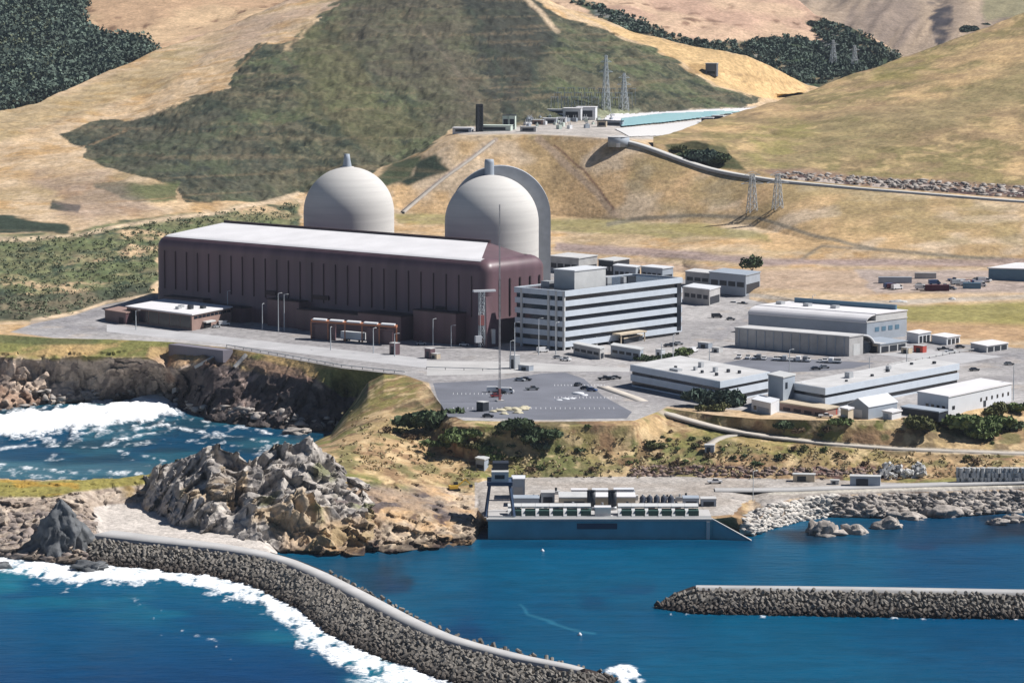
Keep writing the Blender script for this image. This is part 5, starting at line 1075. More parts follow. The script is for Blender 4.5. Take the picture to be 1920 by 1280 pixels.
# ================================================================== INTAKE
D0 = P(915, 1010, 0); zf_ = 7.0; frn = Fr.__new__(Fr); A0 = P(915, 1010, 0); B0 = P(1335, 1010, 0); frn.o = np.array([B0[0], B0[1], 0]); ex = (B0 - A0); frn.L = float(np.linalg.norm(ex)); frn.ex = ex / frn.L; frn.ey = np.array([-frn.ex[1], frn.ex[0], 0]); frn.W = 40
seaw = nmat("blue_green_seawall", col=(.10, .34, .42), rough=.6, noise=.15, nscale=.12)  # blue-green base colour, faintly mottled, over the whole seawall
e = thing("intake_structure", frn, "long low concrete cooling water intake with blue-green seawall", "intake"); L = frn.L
MB().box(-L, 0, 0, 4, -3, zf_ - .6).build("seawall", seaw, e, False, frn); MB().box(-L - .5, .3, -.5, 2.2, zf_ - .6, zf_ + .1).build("coping", conc, e, False, frn)
MB().box(-L, 0, 4, 62, -3, zf_).build("deck", conc, e, False, frn)
MB().hexa([(0, .3, -3), (13, -3.4, -3), (13.3, -2.2, -3), (0, 1.5, -3)], [(0, .3, zf_ - .2), (13, -3.4, -.2), (13.3, -2.2, -.2), (0, 1.5, zf_ - .2)]).build("wing_wall", seaw, e, False, frn)
MB().hexa([(0, -.1, zf_ - .2), (13.4, -3.8, -.2), (13.6, -2.4, -.2), (0, 1.2, zf_ - .2)], [(0, -.1, zf_ + .2), (13.4, -3.8, .2), (13.6, -2.4, .2), (0, 1.2, zf_ + .2)]).build("wing_coping", conc, e, False, frn)
MB().box(-2, -.8, -.8, .2, -1, zf_ - .8).build("fender_post", offw, e, False, frn); MB().box(-47, -33, -.12, .2, 3.5, 5.5).build("sign_panel", nmat("panel_dark", col=(.03, .07, .11)), e, False, frn)
MB().box(-L, 0, .1, .3, zf_ + 1.0, zf_ + 1.1).build("handrail", steel, e, False, frn)
def dk(x, y): return tuple(frn.o + frn.ex * x + frn.ey * y + np.array([0, 0, zf_]))
ang = math.atan2(frn.ex[1], frn.ex[0])
X = lambda px: -(1335 - px) / (1335 - 915) * L
def deckbox(name, px0, px1, y0, y1, h, wall, roof, label, cat, group=None, front_=None, rt=.4):
    e = empty(name, dk(X(px0), y0), ang, label=label, cat=cat, group=group); w_ = X(px1) - X(px0); d = y1 - y0
    MB().box(0, w_, 0, d, 0, h - rt).build("wall", wall, e); MB().box(-.15, w_ + .15, -.2, d + .2, h - rt, h).build("roof", roof, e)
    if front_: MB().box(w_ * .15, w_ * .85, -.1, .2, h * .1, h * .62).build("opening", front_, e)
    return e
green = nmat("dark_green_steel", col=(.03, .07, .06), rough=.6)
proto = None; kk = 0
for i in list(range(6)) + list(range(8, 14)):
    px0 = 952 + i * 26.2 if i < 7 else 1160 + (i - 8) * 25.2
    if proto is None:
        proto = empty("screen_bay", dk(X(px0), 5), ang, label="concrete screen bay with pale sloping hood and dark green grating on the intake deck", cat="screen bay", group="row of screen bays on the intake deck"); kids = []
        kids.append(MB().hexa([(0, 0, 0), (1.2, 0, 0), (1.2, 7, 0), (0, 7, 0)], [(0, 2, 1.8), (1.2, 2, 1.8), (1.2, 7, 3.2), (0, 7, 3.2)]).build("divider", offw, proto))
        kids.append(MB().box(1.2, 4.8, 1, 6.6, 0, 1.9).build("grating", green, proto)); kids.append(MB().hexa([(0, 4, 2.6), (4.8, 4, 2.6), (4.8, 8, 3.0), (0, 8, 3.0)], [(0, 4, 3.0), (4.8, 4, 3.0), (4.8, 8, 3.5), (0, 8, 3.5)]).build("hood", offw, proto))
    else:
        o = proto.copy(); COL.objects.link(o); o.location = dk(X(px0), 5)
        for c in kids: q = c.copy(); COL.objects.link(q); q.parent = o
for a in (
    ("pump_house", 1116, 1146, 6, 10, 3.2, offw, roofw, "square white block between the two rows of screen bays", None),
    ("pump_house", 1050, 1107, 22, 34, 4.2, tanp, offw, "tan flat pump building behind the left screen bays", dark), ("pump_house", 1120, 1146, 24, 34, 4.0, tanp, roofw, "tan block between the two pairs of tall dark stacks", None), ("pump_house", 1158, 1196, 24, 34, 4.0, tanp, roofw, "tan block right of the tall dark stacks", None),
    ("container", 1075, 1106, 42, 46, 3.6, white, roofw, "white container behind the tan pump building", greyb), ("container", 1116, 1146, 42, 46, 3.6, white, white, "white container between the stack pairs", greyb), ("container", 1158, 1196, 42, 46, 3.8, white, white, "white container right of the stack pairs", greyb),
    ("cabin", 1288, 1318, 26, 32, 3.2, greyb, greyb, "blue-grey cabin near the right end of the deck", dark), ("cabin", 1322, 1351, 26, 31, 3.0, greyb, roofg, "last blue-grey cabin at the right end of the deck", dark),
    ("cabin", 960, 985, 40, 48, 8.0, greyb, white, "tall white-roofed cabin right of the gantry crane", greyc), ("cabin", 958, 1012, 26, 33, 3.2, greyb, greyb, "low blue-grey box in front of the tall cabin", None), ("cabin", 1016, 1042, 32, 38, 4.2, offw, conc, "pale block left of the tan pump building", dark)):
    deckbox(a[0], a[1], a[2], a[3], a[4], a[5], a[6], a[7], a[8], {"pump_house": "pump building", "container": "container", "cabin": "cabin"}[a[0]], front_=a[9])
for j, (x0, lab) in enumerate(((1108, "tall dark stack, first of the left pair on the intake deck"), (1114, "tall dark stack, second of the left pair on the intake deck"), (1148, "tall dark stack, first of the right pair on the intake deck"), (1154, "tall dark stack, second of the right pair on the intake deck"))):
    e = empty("exhaust_stack", dk(X(x0), 20), label=lab, cat="stack"); MB().cyl((0, 0), .95, 0, 6.6, 12).build("shaft", dark, e, True); MB().cyl((0, 0), 1.1, 0, 1.2, 12).build("casing", steel, e, True); MB().cyl((0, 0), 1.05, 6.6, 7, 12).build("cap", dark, e)
for j in range(5):
    e = empty("pump_motor", dk(X(1210 + j * 13.5), 26), label="dark round-topped pump motor in the row right of the tan blocks", cat="pump motor", group="pump motors on the intake deck")
    MB().lathe([(1.35, 0), (1.35, 1.6), (1.1, 1.8), (1.1, 3.2), (.8, 3.9), (.1, 4.1)], 16).build("housing", nmat("dark_blue_motor", col=(.05, .06, .085)), e, True); MB().cyl((0, 0), .4, 4, 4.5, 10).build("fan_cap", steel, e); MB().box(1.1, 2.0, -.5, .5, 0, 1.2).build("terminal_box", greyb, e)
random.seed(21)
for i in range(30):
    px_ = random.uniform(960, 1300); y_ = random.choice([16, 18, 37, 39, 50]); a = random.uniform(.6, 1.5); e = empty("deck_equipment", dk(X(px_), y_), ang, label="small piece of pump deck equipment standing between the deck buildings", cat="deck equipment", group="equipment on the intake deck")
    MB().box(-a, a, -a * .7, a * .7, 0, a * 1.4).build("cabinet", random.choice([dark, greyb, steel, offw, brownl]), e); MB().cyl((0, 0), a * .3, a * 1.4, a * 2.2, 8).build("vent", random.choice([dark, steel]), e); MB().bar((-a, 0, a * .8), (-a * 2, 0, .1), .2).build("pipe", steel, e)
# gantry crane
e = empty("gantry_crane", dk(X(918), 6), ang, label="dark blue portal gantry crane with white cabin at the left end of the intake", cat="gantry crane"); blu = nmat("crane_blue", col=(.04, .07, .13), rough=.5)
for x in (0, 7):
    for y in (0, 12): MB().bar((x - (1.5 if x == 0 else -1.5), y - 1, 0), (x, y + (1 if y == 0 else -1), 11), .9, .8).build("leg", blu, e)
MB().box(-1, 8, .2, 1.4, 10.6, 12).build("girder", blu, e); MB().box(-1, 8, 10.4, 11.8, 10.6, 12).build("girder", blu, e); MB().box(-.5, .5, 1.4, 10.4, 10.8, 11.8).build("end_beam", blu, e); MB().box(6.6, 7.6, 1.4, 10.4, 10.8, 11.8).build("end_beam", blu, e)
MB().box(.6, 6.6, 1, 11, 12, 15.5).build("cabin", offw, e); MB().box(1.8, 5.2, .88, 1.1, 13, 14.4).build("window", glass, e); MB().box(1, 6.6, 5, 11, 15.5, 18).build("machine_house", dark, e); MB().box(-.5, 7.5, 0, .3, 5.4, 5.8).build("tie_beam", blu, e)
# hut and yellow excavator left of the intake
e, fr, hh = bld("pump_hut", (892, 878), (908, 881), (916, 877), 864, float(bat(905, 880)[2]), "small pale green hut above the gantry crane", "hut", wall=greyb, roof=offw); front(e, fr, -fr.L + .5, -.5, .4, 1.8, dark, "door")
q = bat(852, 920); ev = empty("excavator", tuple(q), R(15), label="yellow tracked excavator on the dirt ramp beside the headland", cat="excavator")
for s_ in (-1, 1): MB().box(-2, 2, s_ * 1.1 - .3, s_ * 1.1 + .3, 0, .9).build("track", rubber, ev)
bo = MB().box(-2, 1.2, -1.2, 1.2, .9, 2.1).build("body", yellow, ev); MB().box(-.2, 1.4, .1, 1.2, 2.1, 3.2).build("cab", glass, ev); MB().bar((1, -.4, 1.8), (4, -.4, 4.2), .5, .4).bar((4, -.4, 4.2), (6, -.4, 2.2), .4, .3).build("boom", yellow, ev); MB().box(5.5, 6.6, -1, .2, 1.2, 2.2).build("bucket", dark, ev)

# ================================================================== VEHICLES
def hull(prof, w0, w1, zc_):
    m_ = MB(); n_ = len(prof); V = []
    for s_ in (-1, 1): V += [(x, s_ * (w1 if z > zc_ else w0), z) for x, z in prof]
    return m_.add(V, [tuple(range(n_)), tuple(reversed(range(n_, 2 * n_)))] + [((k + 1) % n_, k, n_ + k, n_ + (k + 1) % n_) for k in range(n_)])
PAINT = {"white": (.75, .75, .75), "silver": (.4, .42, .44), "dark": (.03, .035, .045), "blue": (.04, .09, .22), "red": (.35, .04, .04), "grey": (.18, .19, .2), "maroon": (.12, .03, .05)}
protos = {}
def mk(kind):
    e = bpy.data.objects.new("parked_" + kind, None); COL.objects.link(e)
    if kind == "car":
        B = hull([(-2.2, .35), (2.2, .35), (2.2, .8), (1.2, .95), (-2.0, 1.0), (-2.25, .8)], .88, .88, 5); G = hull([(-1.9, .98), (1.1, .93), (.45, 1.45), (-1.2, 1.48)], .84, .68, 1.2); wh = [(-1.4, .8), (-1.4, -.8), (1.4, .8), (1.4, -.8)]; T = MB().box(-1.15, .4, -.66, .66, 1.46, 1.5)
    elif kind == "pickup":
        B = hull([(-2.7, .5), (2.7, .5), (2.7, 1.1), (1.5, 1.2), (-2.7, 1.15)], .95, .95, 5); G = hull([(-.6, 1.15), (1.5, 1.15), (.9, 1.8), (-.4, 1.82)], .9, .75, 1.4); wh = [(-1.8, .85), (-1.8, -.85), (1.8, .85), (1.8, -.85)]; T = MB().box(-.4, .85, -.74, .74, 1.8, 1.86)
    else:
        B = hull([(-2.7, .45), (2.7, .45), (2.7, 1.2), (2.2, 1.3), (1.6, 2.2), (-2.7, 2.25)], 1.0, .95, 1.4); G = hull([(1.0, 1.35), (2.25, 1.3), (1.7, 2.05), (1.0, 2.05)], 1.02, .97, 1.4); wh = [(-1.7, .9), (-1.7, -.9), (1.8, .9), (1.8, -.9)]; T = MB().box(-2.6, 1.4, -.93, .93, 2.24, 2.3)
    b_ = B.build("body", nmat("car_paint_white"), e); g_ = G.build("windows", glass, e); t_ = T.build("roof", nmat("car_paint_white"), e); kids = [b_, g_, t_]
    for x, y in wh: o = MB().cyl((0, 0), .36, -.13, .13, 12).build("wheel", rubber, e); o.location = (x, y, .36); o.rotation_euler = (R(90), 0, 0); kids.append(o)
    protos[kind] = (e, kids, [False]); return e
for c, v in PAINT.items(): nmat("car_paint_" + c, col=v, rough=.3, spec=.5)
meshes = {}
def vehicle(kind, px, py, colr, hd, label, group=None, lf=None, z=None, sc=1.0):
    if kind not in protos: mk(kind)
    e, kids, used = protos[kind]
    if used[0]:
        n_ = e.copy(); COL.objects.link(n_); ks = []
        for c in kids: q = c.copy(); COL.objects.link(q); q.parent = n_; ks.append(q)
    else: n_ = e; ks = kids; used[0] = True
    for q in ks:
        nm = q.name.split('.')[0]
        if nm in ("body", "roof"):
            key = (kind, nm, colr)
            if key not in meshes: me_ = q.data.copy(); me_.materials.clear(); me_.materials.append(MATS["car_paint_" + colr]); meshes[key] = me_
            q.data = meshes[key]
    pos = P(px, py, z) if z is not None else (np.array(lf.at(px, py)) if lf else P(px, py, 26.05)); n_.location = tuple(pos); n_.rotation_euler = (0, 0, R(hd)); n_.scale = (sc, sc, sc)
    for k_ in ("group",):
        if k_ in n_: del n_[k_]
    tag(n_, label, {"car": "car", "pickup": "pickup truck", "van": "van"}[kind], group); return n_
CL = [("van", 925, 735, "white", 0, "white-roofed van at the left end of the dark vehicle cluster in the parking lot"), ("pickup", 936, 738, "dark", 10, "dark pickup in the middle of the parking lot cluster"), ("van", 951, 737, "white", -8, "white-roofed van at the right end of the parking lot cluster"), ("car", 930, 744, "red", 20, "red car in front of the parking lot cluster"),
 ("car", 975, 714, "silver", -20, "silver car near the back kerb of the parking lot"), ("car", 987, 713, "dark", -20, "dark car near the back kerb of the parking lot"), ("pickup", 998, 731, "grey", 15, "grey pickup alone right of the vehicle cluster"), ("car", 915, 782, "dark", 0, "dark car at the front edge of the parking lot"),
 ("car", 1084, 723, "dark", 60, "dark car on the light strip at the right of the lot"), ("car", 1098, 730, "dark", -30, "dark car nearer the kerb road, first of two"), ("car", 1110, 733, "blue", -30, "blue car nearer the kerb road, second of two"), ("pickup", 1133, 712, "dark", 10, "dark pickup on the road before the low office wing"), ("car", 1144, 711, "silver", 10, "silver car between two dark ones on the road before the office wing"), ("car", 1155, 710, "dark", 10, "dark car nearest the corner of the low office wing"),
 ("car", 1827, 695, "dark", 20, "dark car driving on the yard road at the right"), ("car", 1892, 684, "grey", 20, "grey car farther right on the yard road"), ("pickup", 1768, 657, "dark", -10, "dark pickup parked right of the white hut"), ("pickup", 1782, 661, "white", -10, "white pickup next to the dark one by the white hut"), ("car", 1800, 652, "dark", 15, "dark car behind the two pickups by the huts"), ("car", 1850, 656, "dark", 0, "dark car beside the long shelter"),
 ("car", 1546, 690, "silver", 10, "silver car in the inner lot behind the long office wing"), ("car", 1530, 693, "dark", 10, "dark car in the inner lot behind the long office wing"), ("van", 1300, 660, "white", 60, "white van by the planted corner"), ("car", 1253, 650, "dark", 20, "dark car right of the office entrance"), ("car", 1262, 648, "dark", 20, "dark car second from the office entrance"), ("car", 1272, 646, "silver", 20, "silver car third from the office entrance"),
 ("van", 1017, 660, "white", 30, "white van at the foot of the office block"), ("pickup", 1060, 676, "white", -40, "white pickup before the grey gatehouse"), ("car", 1046, 672, "silver", 10, "silver car left of the white pickup"), ("car", 870, 648, "white", 0, "white car at the shaded foot of the hall"), ("car", 790, 646, "silver", 10, "silver car at the shaded foot of the hall, farther left"), ("van", 420, 610, "white", 20, "white van beside the low brown building"), ("car", 405, 614, "silver", 50, "silver car at the porch of the low brown building"),
 ("car", 1808, 752, "silver", 20, "silver car behind the white building"), ("pickup", 1548, 783, "white", -10, "white pickup beside the brown storeroom"), ("van", 1344, 596, "dark", 0, "dark van in the gravel yard right of the office block"), ("car", 1370, 600, "grey", 0, "grey car in the gravel yard near the warehouse"), ("pickup", 1392, 572, "dark", -20, "dark pickup below the long workshop"), ("car", 1376, 570, "white", -20, "white car below the long workshop")]
for c in CL: vehicle(*c)
random.seed(33)
for i in range(22):
    row = 0; x = 1385 + i * 9.5 + random.uniform(-3, 3); y = 671 + (x - 1368) * .045 + row * 14
    if random.random() < .8: vehicle(random.choice(["car", "car", "pickup", "van"]), x, y, random.choice(['white', 'silver', 'grey', 'white']), 78 + random.uniform(-4, 4), "pale vehicle in the single row at the back of the inner lot", "vehicles parked in the inner lot")
vehicle("pickup", 1340, 906, "white", 10, "white pickup on the shore bench right of the intake", lf=bluff)
gy = "vehicles and plant stored in the upper yard"
random.seed(5)
for i in range(26):
    x = random.uniform(1640, 1850); y = 540 - (x - 1640) * .01 + random.uniform(-12, 5)
    vehicle(random.choice(["pickup", "van", "van", "car"]), x, y, random.choice(["white", "white", "grey", "dark", "maroon", "blue", "silver"]), random.uniform(-40, 40), "one of the mixed stored vehicles crowding the upper yard left of the blue hall", gy, lf=ground, sc=1.15)
for (x, y, L_, c, lab) in ((1678, 530, 17, greyb, "pale blue-grey container at the left of the upper yard"), (1757, 545, 12, nmat("maroon_paint", col=(.09, .03, .05)), "maroon container in the upper yard"), (1735, 522, 11, greyc, "grey container behind the maroon one"), (1822, 541, 9, bluep, "blue container just left of the blue hall")):
    q = gat(x, y); e = empty("container", tuple(q), R(-4), label=lab, cat="container"); MB().box(-L_ / 2, L_ / 2, -1.3, 1.3, 0, 3.0).build("shell", c, e)
    for k_ in range(int(L_)): MB().box(-L_ / 2 + k_ + .3, -L_ / 2 + k_ + .5, -1.38, -1.2, .1, 2.9).build("rib", c, e)
    MB().box(L_ / 2 - .1, L_ / 2 + .08, -1.1, 1.1, .2, 2.8).build("door", greyb, e)
for (x, y, lab) in ((1683, 566, "larger pale yellow salt pile beside the hillside track"), (1785, 561, "smaller pale boulder beside the hillside track")):
    q = gat(x, y); vv, ff = rockv(3, (4.2 if x < 1700 else 1.6, 2, 1.0), 5, .25); o = mesh_np("stone_pile", vv, ff, offw); o.location = tuple(q); tag(o, lab, "stone pile")

# ================================================================== MASTS, TOWERS, POSTS
def lattice(name, base, h, w0, w1, mat, label, cat, arms=(), leg=.35, n=8, group=None, mat2=None):
    e = empty(name, tuple(base), R(20), label=label, cat=cat, group=group); lv = [(w0 + (w1 - w0) * (k / n)) / 2 for k in range(n + 1)]; cs = ((-1, -1), (1, -1), (1, 1), (-1, 1))
    for a, b_ in cs: MB().bar((a * w0 / 2, b_ * w0 / 2, -.5), (a * w1 / 2, b_ * w1 / 2, h), leg, leg * .7).build("leg", mat, e)
    m_ = MB()
    for k in range(n):
        z0, z1 = h * k / n, h * (k + 1) / n
        for i in range(4):
            a, b_ = cs[i], cs[(i + 1) % 4]; m_.bar((a[0] * lv[k], a[1] * lv[k], z0), (b_[0] * lv[k + 1], b_[1] * lv[k + 1], z1), leg * .55).bar((b_[0] * lv[k], b_[1] * lv[k], z0), (a[0] * lv[k + 1], a[1] * lv[k + 1], z1), leg * .55).bar((a[0] * lv[k + 1], a[1] * lv[k + 1], z1), (b_[0] * lv[k + 1], b_[1] * lv[k + 1], z1), leg * .5)
    m_.build("bracing", mat2 or mat, e)
    for z, l_ in arms: MB().bar((-l_, 0, z), (l_, 0, z), leg * .9).bar((-l_, 0, z), (0, 0, z + 2.2), leg * .6).bar((l_, 0, z), (0, 0, z + 2.2), leg * .6).build("crossarm", mat, e)
    return e
galv = nmat("pale_galvanised", col=(.50, .53, .55), rough=.6)
mq = P(937, 752, 26); mt = lattice("mast", mq, 78, .6, .3, nmat("mast_grey", col=(.40, .39, .40), rough=.6), "very tall thin grey lattice mast standing in the parking lot", "mast", n=26, leg=.09)
MB().box(-.4, .4, -.4, .4, 0, 5).build("base_section", nmat("faded_red", col=(.34,.12,.11)), mt); MB().box(-1.5, 1.5, -1.5, 1.5, -.2, .5).build("plinth", conc, mt)
for (x, y, h, lab) in ((1410, 398, 22, "left one of two pale transmission towers on the slope below the hill road"), (1458, 392, 20, "right one of two pale transmission towers on the slope below the hill road")):
    lattice("transmission_tower", gat(x, y), h, 5, 2, galv, lab, "transmission tower", arms=((h * .75, 7), (h * .97, 5)), leg=.38, n=5)
for (x, y, h, lab) in ((1136, 208, 38, "tallest thin transmission tower rising behind the switchyard"), (1170, 208, 26, "shorter transmission tower right of the tallest one behind the switchyard")):
    lattice("transmission_tower", gat(x, y), h, 5, 1.2, galv, lab, "transmission tower", arms=((h * .7, 5), (h * .88, 4)), leg=.4, n=7)
for (x, y, h, lab) in ((1562, 118, 20, "pale transmission tower in the far valley above the tree belt"), (1602, 128, 20, "pale transmission tower lower in the far valley")):
    lattice("transmission_tower", back1.at(x, y), h, 5, 1.4, galv, lab, "transmission tower", arms=((h * .8, 5),), leg=.45, n=5)
# hoist tower against the end wall of the hall
q = np.array(tf.xyz(2.8, -6, 0)) + tf.o; e = lattice("hoist_tower", q, 25, 2.2, 2.2, galv, "slender hoist tower with white head and red stair beside the big hall", "hoist tower", n=8, leg=.3)
MB().box(-4, 6.5, -.9, .9, 25, 25.9).build("head_beam", white, e); MB().box(-1.2, 1.2, -1.2, 1.2, 10, 14.5).build("stair", nmat("faded_red", col=(.34,.12,.11)), e); MB().box(-3.4, -.6, -2, 0, 2.4, 5.4).build("landing", white, e); MB().box(4.6, 6.2, -1, 1, 1.5, 8).build("cab", offw, e)
def post(px, py, h, label, lf=None, head=True, group=None, r=.14, mat=galv, z=26.03, cat="lamp post", nm="lamp_post"):
    pos = lf.at(px, py) if lf else P(px, py, z); e = empty(nm, tuple(pos), R(random.uniform(0, 90)), label=label, cat=cat, group=group)
    MB().cyl((0, 0), r * 1.25, -.3, h, 8, r * .7).build("pole", mat, e)
    if head: MB().bar((0, 0, h), (1.6, 0, h + .2), .14).build("bracket", mat, e); MB().box(1.2, 2.2, -.25, .25, h + .05, h + .3).build("lamp_head", offw, e)
gp = "light poles over the paved yards"
for (x, y, h, lb) in ((522, 622, 18, None), (533, 620, 17, None), (427, 600, 14, None), (965, 692, 20, None), (957, 692, 12, None), (740, 668, 10, None), (620, 656, 10, None), (700, 662, 11, None), (846, 652, 10, None), (812, 648, 12, None), (1240, 684, 9, None), (1262, 680, 12, None), (1480, 700, 10, None), (1900, 750, 14, None), (1523, 589, 9, None), (1120, 640, 8, None), (255, 618, 9, None), (492, 618, 12, None), (1042, 664, 14, None), (1010, 665, 16, None), (1330, 690, 8, None), (1700, 690, 8, None), (1630, 700, 7, None)):
    post(x, y, h, "thin grey lamp post standing in the paved plant yard", group=gp, r=.2)
post(1412, 940, 11, "thin pole on the shore bench between intake and riprap", bluff, r=.14)
# small things on the terrace
def clutter(px, py, sx, sy, sz, mat, label, name, cat, lf=None, z=26.03, top=None):
    pos = lf.at(px, py) if lf else P(px, py, z); e = empty(name, tuple(pos), R(-41), label=label, cat=cat); MB().box(-sx / 2, sx / 2, -sy / 2, sy / 2, 0, sz).build("body", mat, e); MB().box(-sx / 2 - .1, sx / 2 + .1, -sy / 2 - .1, sy / 2 + .1, sz, sz + .2).build("lid", top or roofg, e); MB().box(-sx * .2, sx * .2, -sy / 2 - .08, 0, .1, sz * .7).build("door", dark, e)
for a in ((740, 664, 3.5, 3, 5, brown, "dark upright kiosk under the right end of the rust gantry", "kiosk", "kiosk"), (806, 671, 3.5, 3, 4.2, brown, "rusty brown booth near the middle of the terrace", "booth", "booth"), (816, 672, 4, 2.5, 2.2, tanp, "pinkish crate stack touching the brown booth", "crate", "crate"),
    (965, 690, 3.4, 3, 5.5, steel, "grey steel cabinet at the foot of the tall lamp posts", "cabinet", "cabinet"), (986, 694, 6, 3, 2.2, greyb, "pale bluish guard booth right of the grey cabinet", "guard_booth", "booth"), (905, 770, 3.4, 3.4, 3.5, dark, "dark box left of the sand piles in the parking lot", "box", "box"),
    (1110, 662, 7, 3, 2.5, offw, "pale container beside the gatehouse", "container", "container"), (1238, 672, 3, 3, 4, white, "white kiosk beyond the round shrubs", "kiosk", "kiosk"), (1322, 652, 6, 3, 2.4, greyb, "bluish crates in front of the warehouse corner", "crate", "crate"), (1345, 660, 4, 3, 2, offw, "white crate beside the bluish crates", "crate", "crate"),
    (1560, 777, 3, 2.5, 2.6, redp, "reddish booth between long office wing and gabled hut", "booth", "booth"), (1645, 660, 6, 4, 4, tanp, "tan container at the foot of the blue-roofed shed", "container", "container"), (1725, 660, 5, 3, 3, redp, "red crate right of the blue-roofed shed", "crate", "crate"), (1700, 662, 4, 3, 2.5, tanp, "ochre crate left of the red one", "crate", "crate")):
    clutter(*a)
for i, (x, y, s_) in enumerate(((938, 770, 1.6), (952, 768, 1.8), (966, 769, 2.0), (980, 768, 1.7), (972, 774, 1.4), (945, 776, 1.3), (924, 772, 1.2), (985, 764, 1.5))):
    vv, ff = rockv(3, (s_ * 1.3, s_, s_ * .55), i * 3.3, .3); o = mesh_np("sand_heap", vv, ff, nmat("pale_sand", col=(.52, .47, .34), rough=.95)); o.location = tuple(P(x, y, 26.05)); tag(o, "low pale yellow sand heap in the row across the parking lot", "sand heap", "sand heaps in the parking lot")
for i, (x, y, s_) in enumerate(((1084, 738, 1.8), (1095, 741, 1.2), (1060, 748, 1.3), (1048, 750, 1.0), (1072, 747, 1.0))):
    vv, ff = rockv(2, (s_ * 1.3, s_, s_ * .4), i * 2.1, .3); o = mesh_np("white_heap", vv, ff, white); o.location = tuple(P(x, y, 26.05)); tag(o, "low white heap on the right part of the parking lot", "heap", "white heaps in the parking lot")
def rail(name, pts, z, label, cat):
    e = empty(name, tuple(P(*pts[0], z)), label=label, cat=cat); o_ = P(*pts[0], z); W_ = [P(*q, z) - o_ for q in pts]
    for a, b_ in zip(W_[:-1], W_[1:]):
        MB().bar(a + np.array([0, 0, 1.0]), b_ + np.array([0, 0, 1.0]), .35).build("rail", offw, e); n_ = max(1, int(np.linalg.norm(b_ - a) / 6))
        for k in range(n_): q = a + (b_ - a) * k / n_; MB().box(q[0] - .12, q[0] + .12, q[1] - .12, q[1] + .12, 0, 1.1).build("post", dark, e)
rail("guard_rail", [(425, 650), (520, 666), (640, 688), (760, 701)], 26.0, "low guard rail along the terrace edge above the dark cove cliff", "guard rail")
rail("guard_rail", [(800, 692), (870, 694), (940, 696)], 26.0, "low barrier between the terrace road and the pale strip beside the parking lot", "guard rail")
rail("guard_rail", [(1665, 687), (1780, 664), (1890, 650)], 26.0, "pale barrier beside the yard road at the right", "guard rail")
# cove retaining wall and outfall
def quadwall(name, A, B, z0, z1, th, mat, label, cat, back=0):
    a = P(*A); b_ = P(*B); d = (b_ - a); d[2] = 0; d /= np.linalg.norm(d); n_ = np.array([-d[1], d[0], 0]); V = [a, b_, b_ + n_ * th, a + n_ * th]
    MBx = MB().hexa([(q[0], q[1], z0) for q in V], [(q[0], q[1], z1) for q in V]); o = MBx.build(name, mat); return tag(o, label, cat)
quadwall("retaining_wall", (316, 645, 26), (418, 657, 26), 20.5, 25.97, 6, nmat("wall_mauve_grey", col=(.19, .175, .20), rough=.9), "plain grey retaining wall under the terrace edge above the cove", "retaining wall")
of = empty("outfall", tuple(P(322, 738, 3)), R(-38), label="concrete outfall block at the head of the foaming cove", cat="outfall"); MB().box(-4, 3, 0, 9, -4, 11).build("block", greyc, of); MB().box(3, 5.5, -3, 9, -4, 9.5).build("wing", conc, of); MB().box(-3.2, 2.2, -.15, .3, -2, 4).build("channel_mouth", dark, of)
for (A, B, lab) in (((418, 662), (366, 690), "pale concrete stair running down from the terrace edge beside the retaining wall"), ((462, 666), (440, 690), "short pale concrete chute on the brown slope right of the stair")):
    m_ = MB(); pp = [Vector(cliff.at(A[0] + (B[0] - A[0]) * k / 6, A[1] + (B[1] - A[1]) * k / 6)) + Vector((0, -.8, .5)) for k in range(7)]
    for a, b_ in zip(pp[:-1], pp[1:]): m_.bar(a, b_, 1.3)
    tag(m_.build("stair", conc), lab, "stair")
for a in ((1622, 912, 11, 4, 3.6, MATS["dark_blue_motor"] if False else greyb, "grey container with pale roof beside the shore road", "container"), (1507, 903, 8, 3, 2.6, tanp, "pale yellow box at the back of the shore bench", "box"), (1330, 850, 3.5, 3, 3, greyb, "small bluish hut standing alone on the coastal slope", "hut"), (1565, 908, 3, 2, 1.4, offw, "small white crate beside the shore road", "crate")):
    q = bat(a[0], a[1]); e = empty(a[7], tuple(q), R(-8), label=a[6], cat=a[7]); MB().box(-a[2] / 2, a[2] / 2, 0, a[3], -.5, a[4]).build("wall", a[5], e); MB().box(-a[2] / 2 - .2, a[2] / 2 + .2, -.2, a[3] + .2, a[4], a[4] + .3).build("roof", offw, e); MB().box(-a[2] * .3, a[2] * .1, -.12, .1, .2, a[4] * .8).build("door", dark, e)
q = P(1017, 1033, 0); o = MB().lathe([(.05, -.4), (.6, -.2), (.7, .2), (.35, .6), (.05, .9)], 12).build("buoy", white, None, True); o.location = tuple(q); tag(o, "small white buoy just off the intake seawall", "buoy")
q = P(1087, 1190, 0); o = MB().lathe([(.05, -.4), (.6, -.2), (.7, .2), (.35, .6), (.05, .9)], 12).build("buoy", white, None, True); o.location = tuple(q); tag(o, "small white buoy in the middle of the harbour water", "buoy")

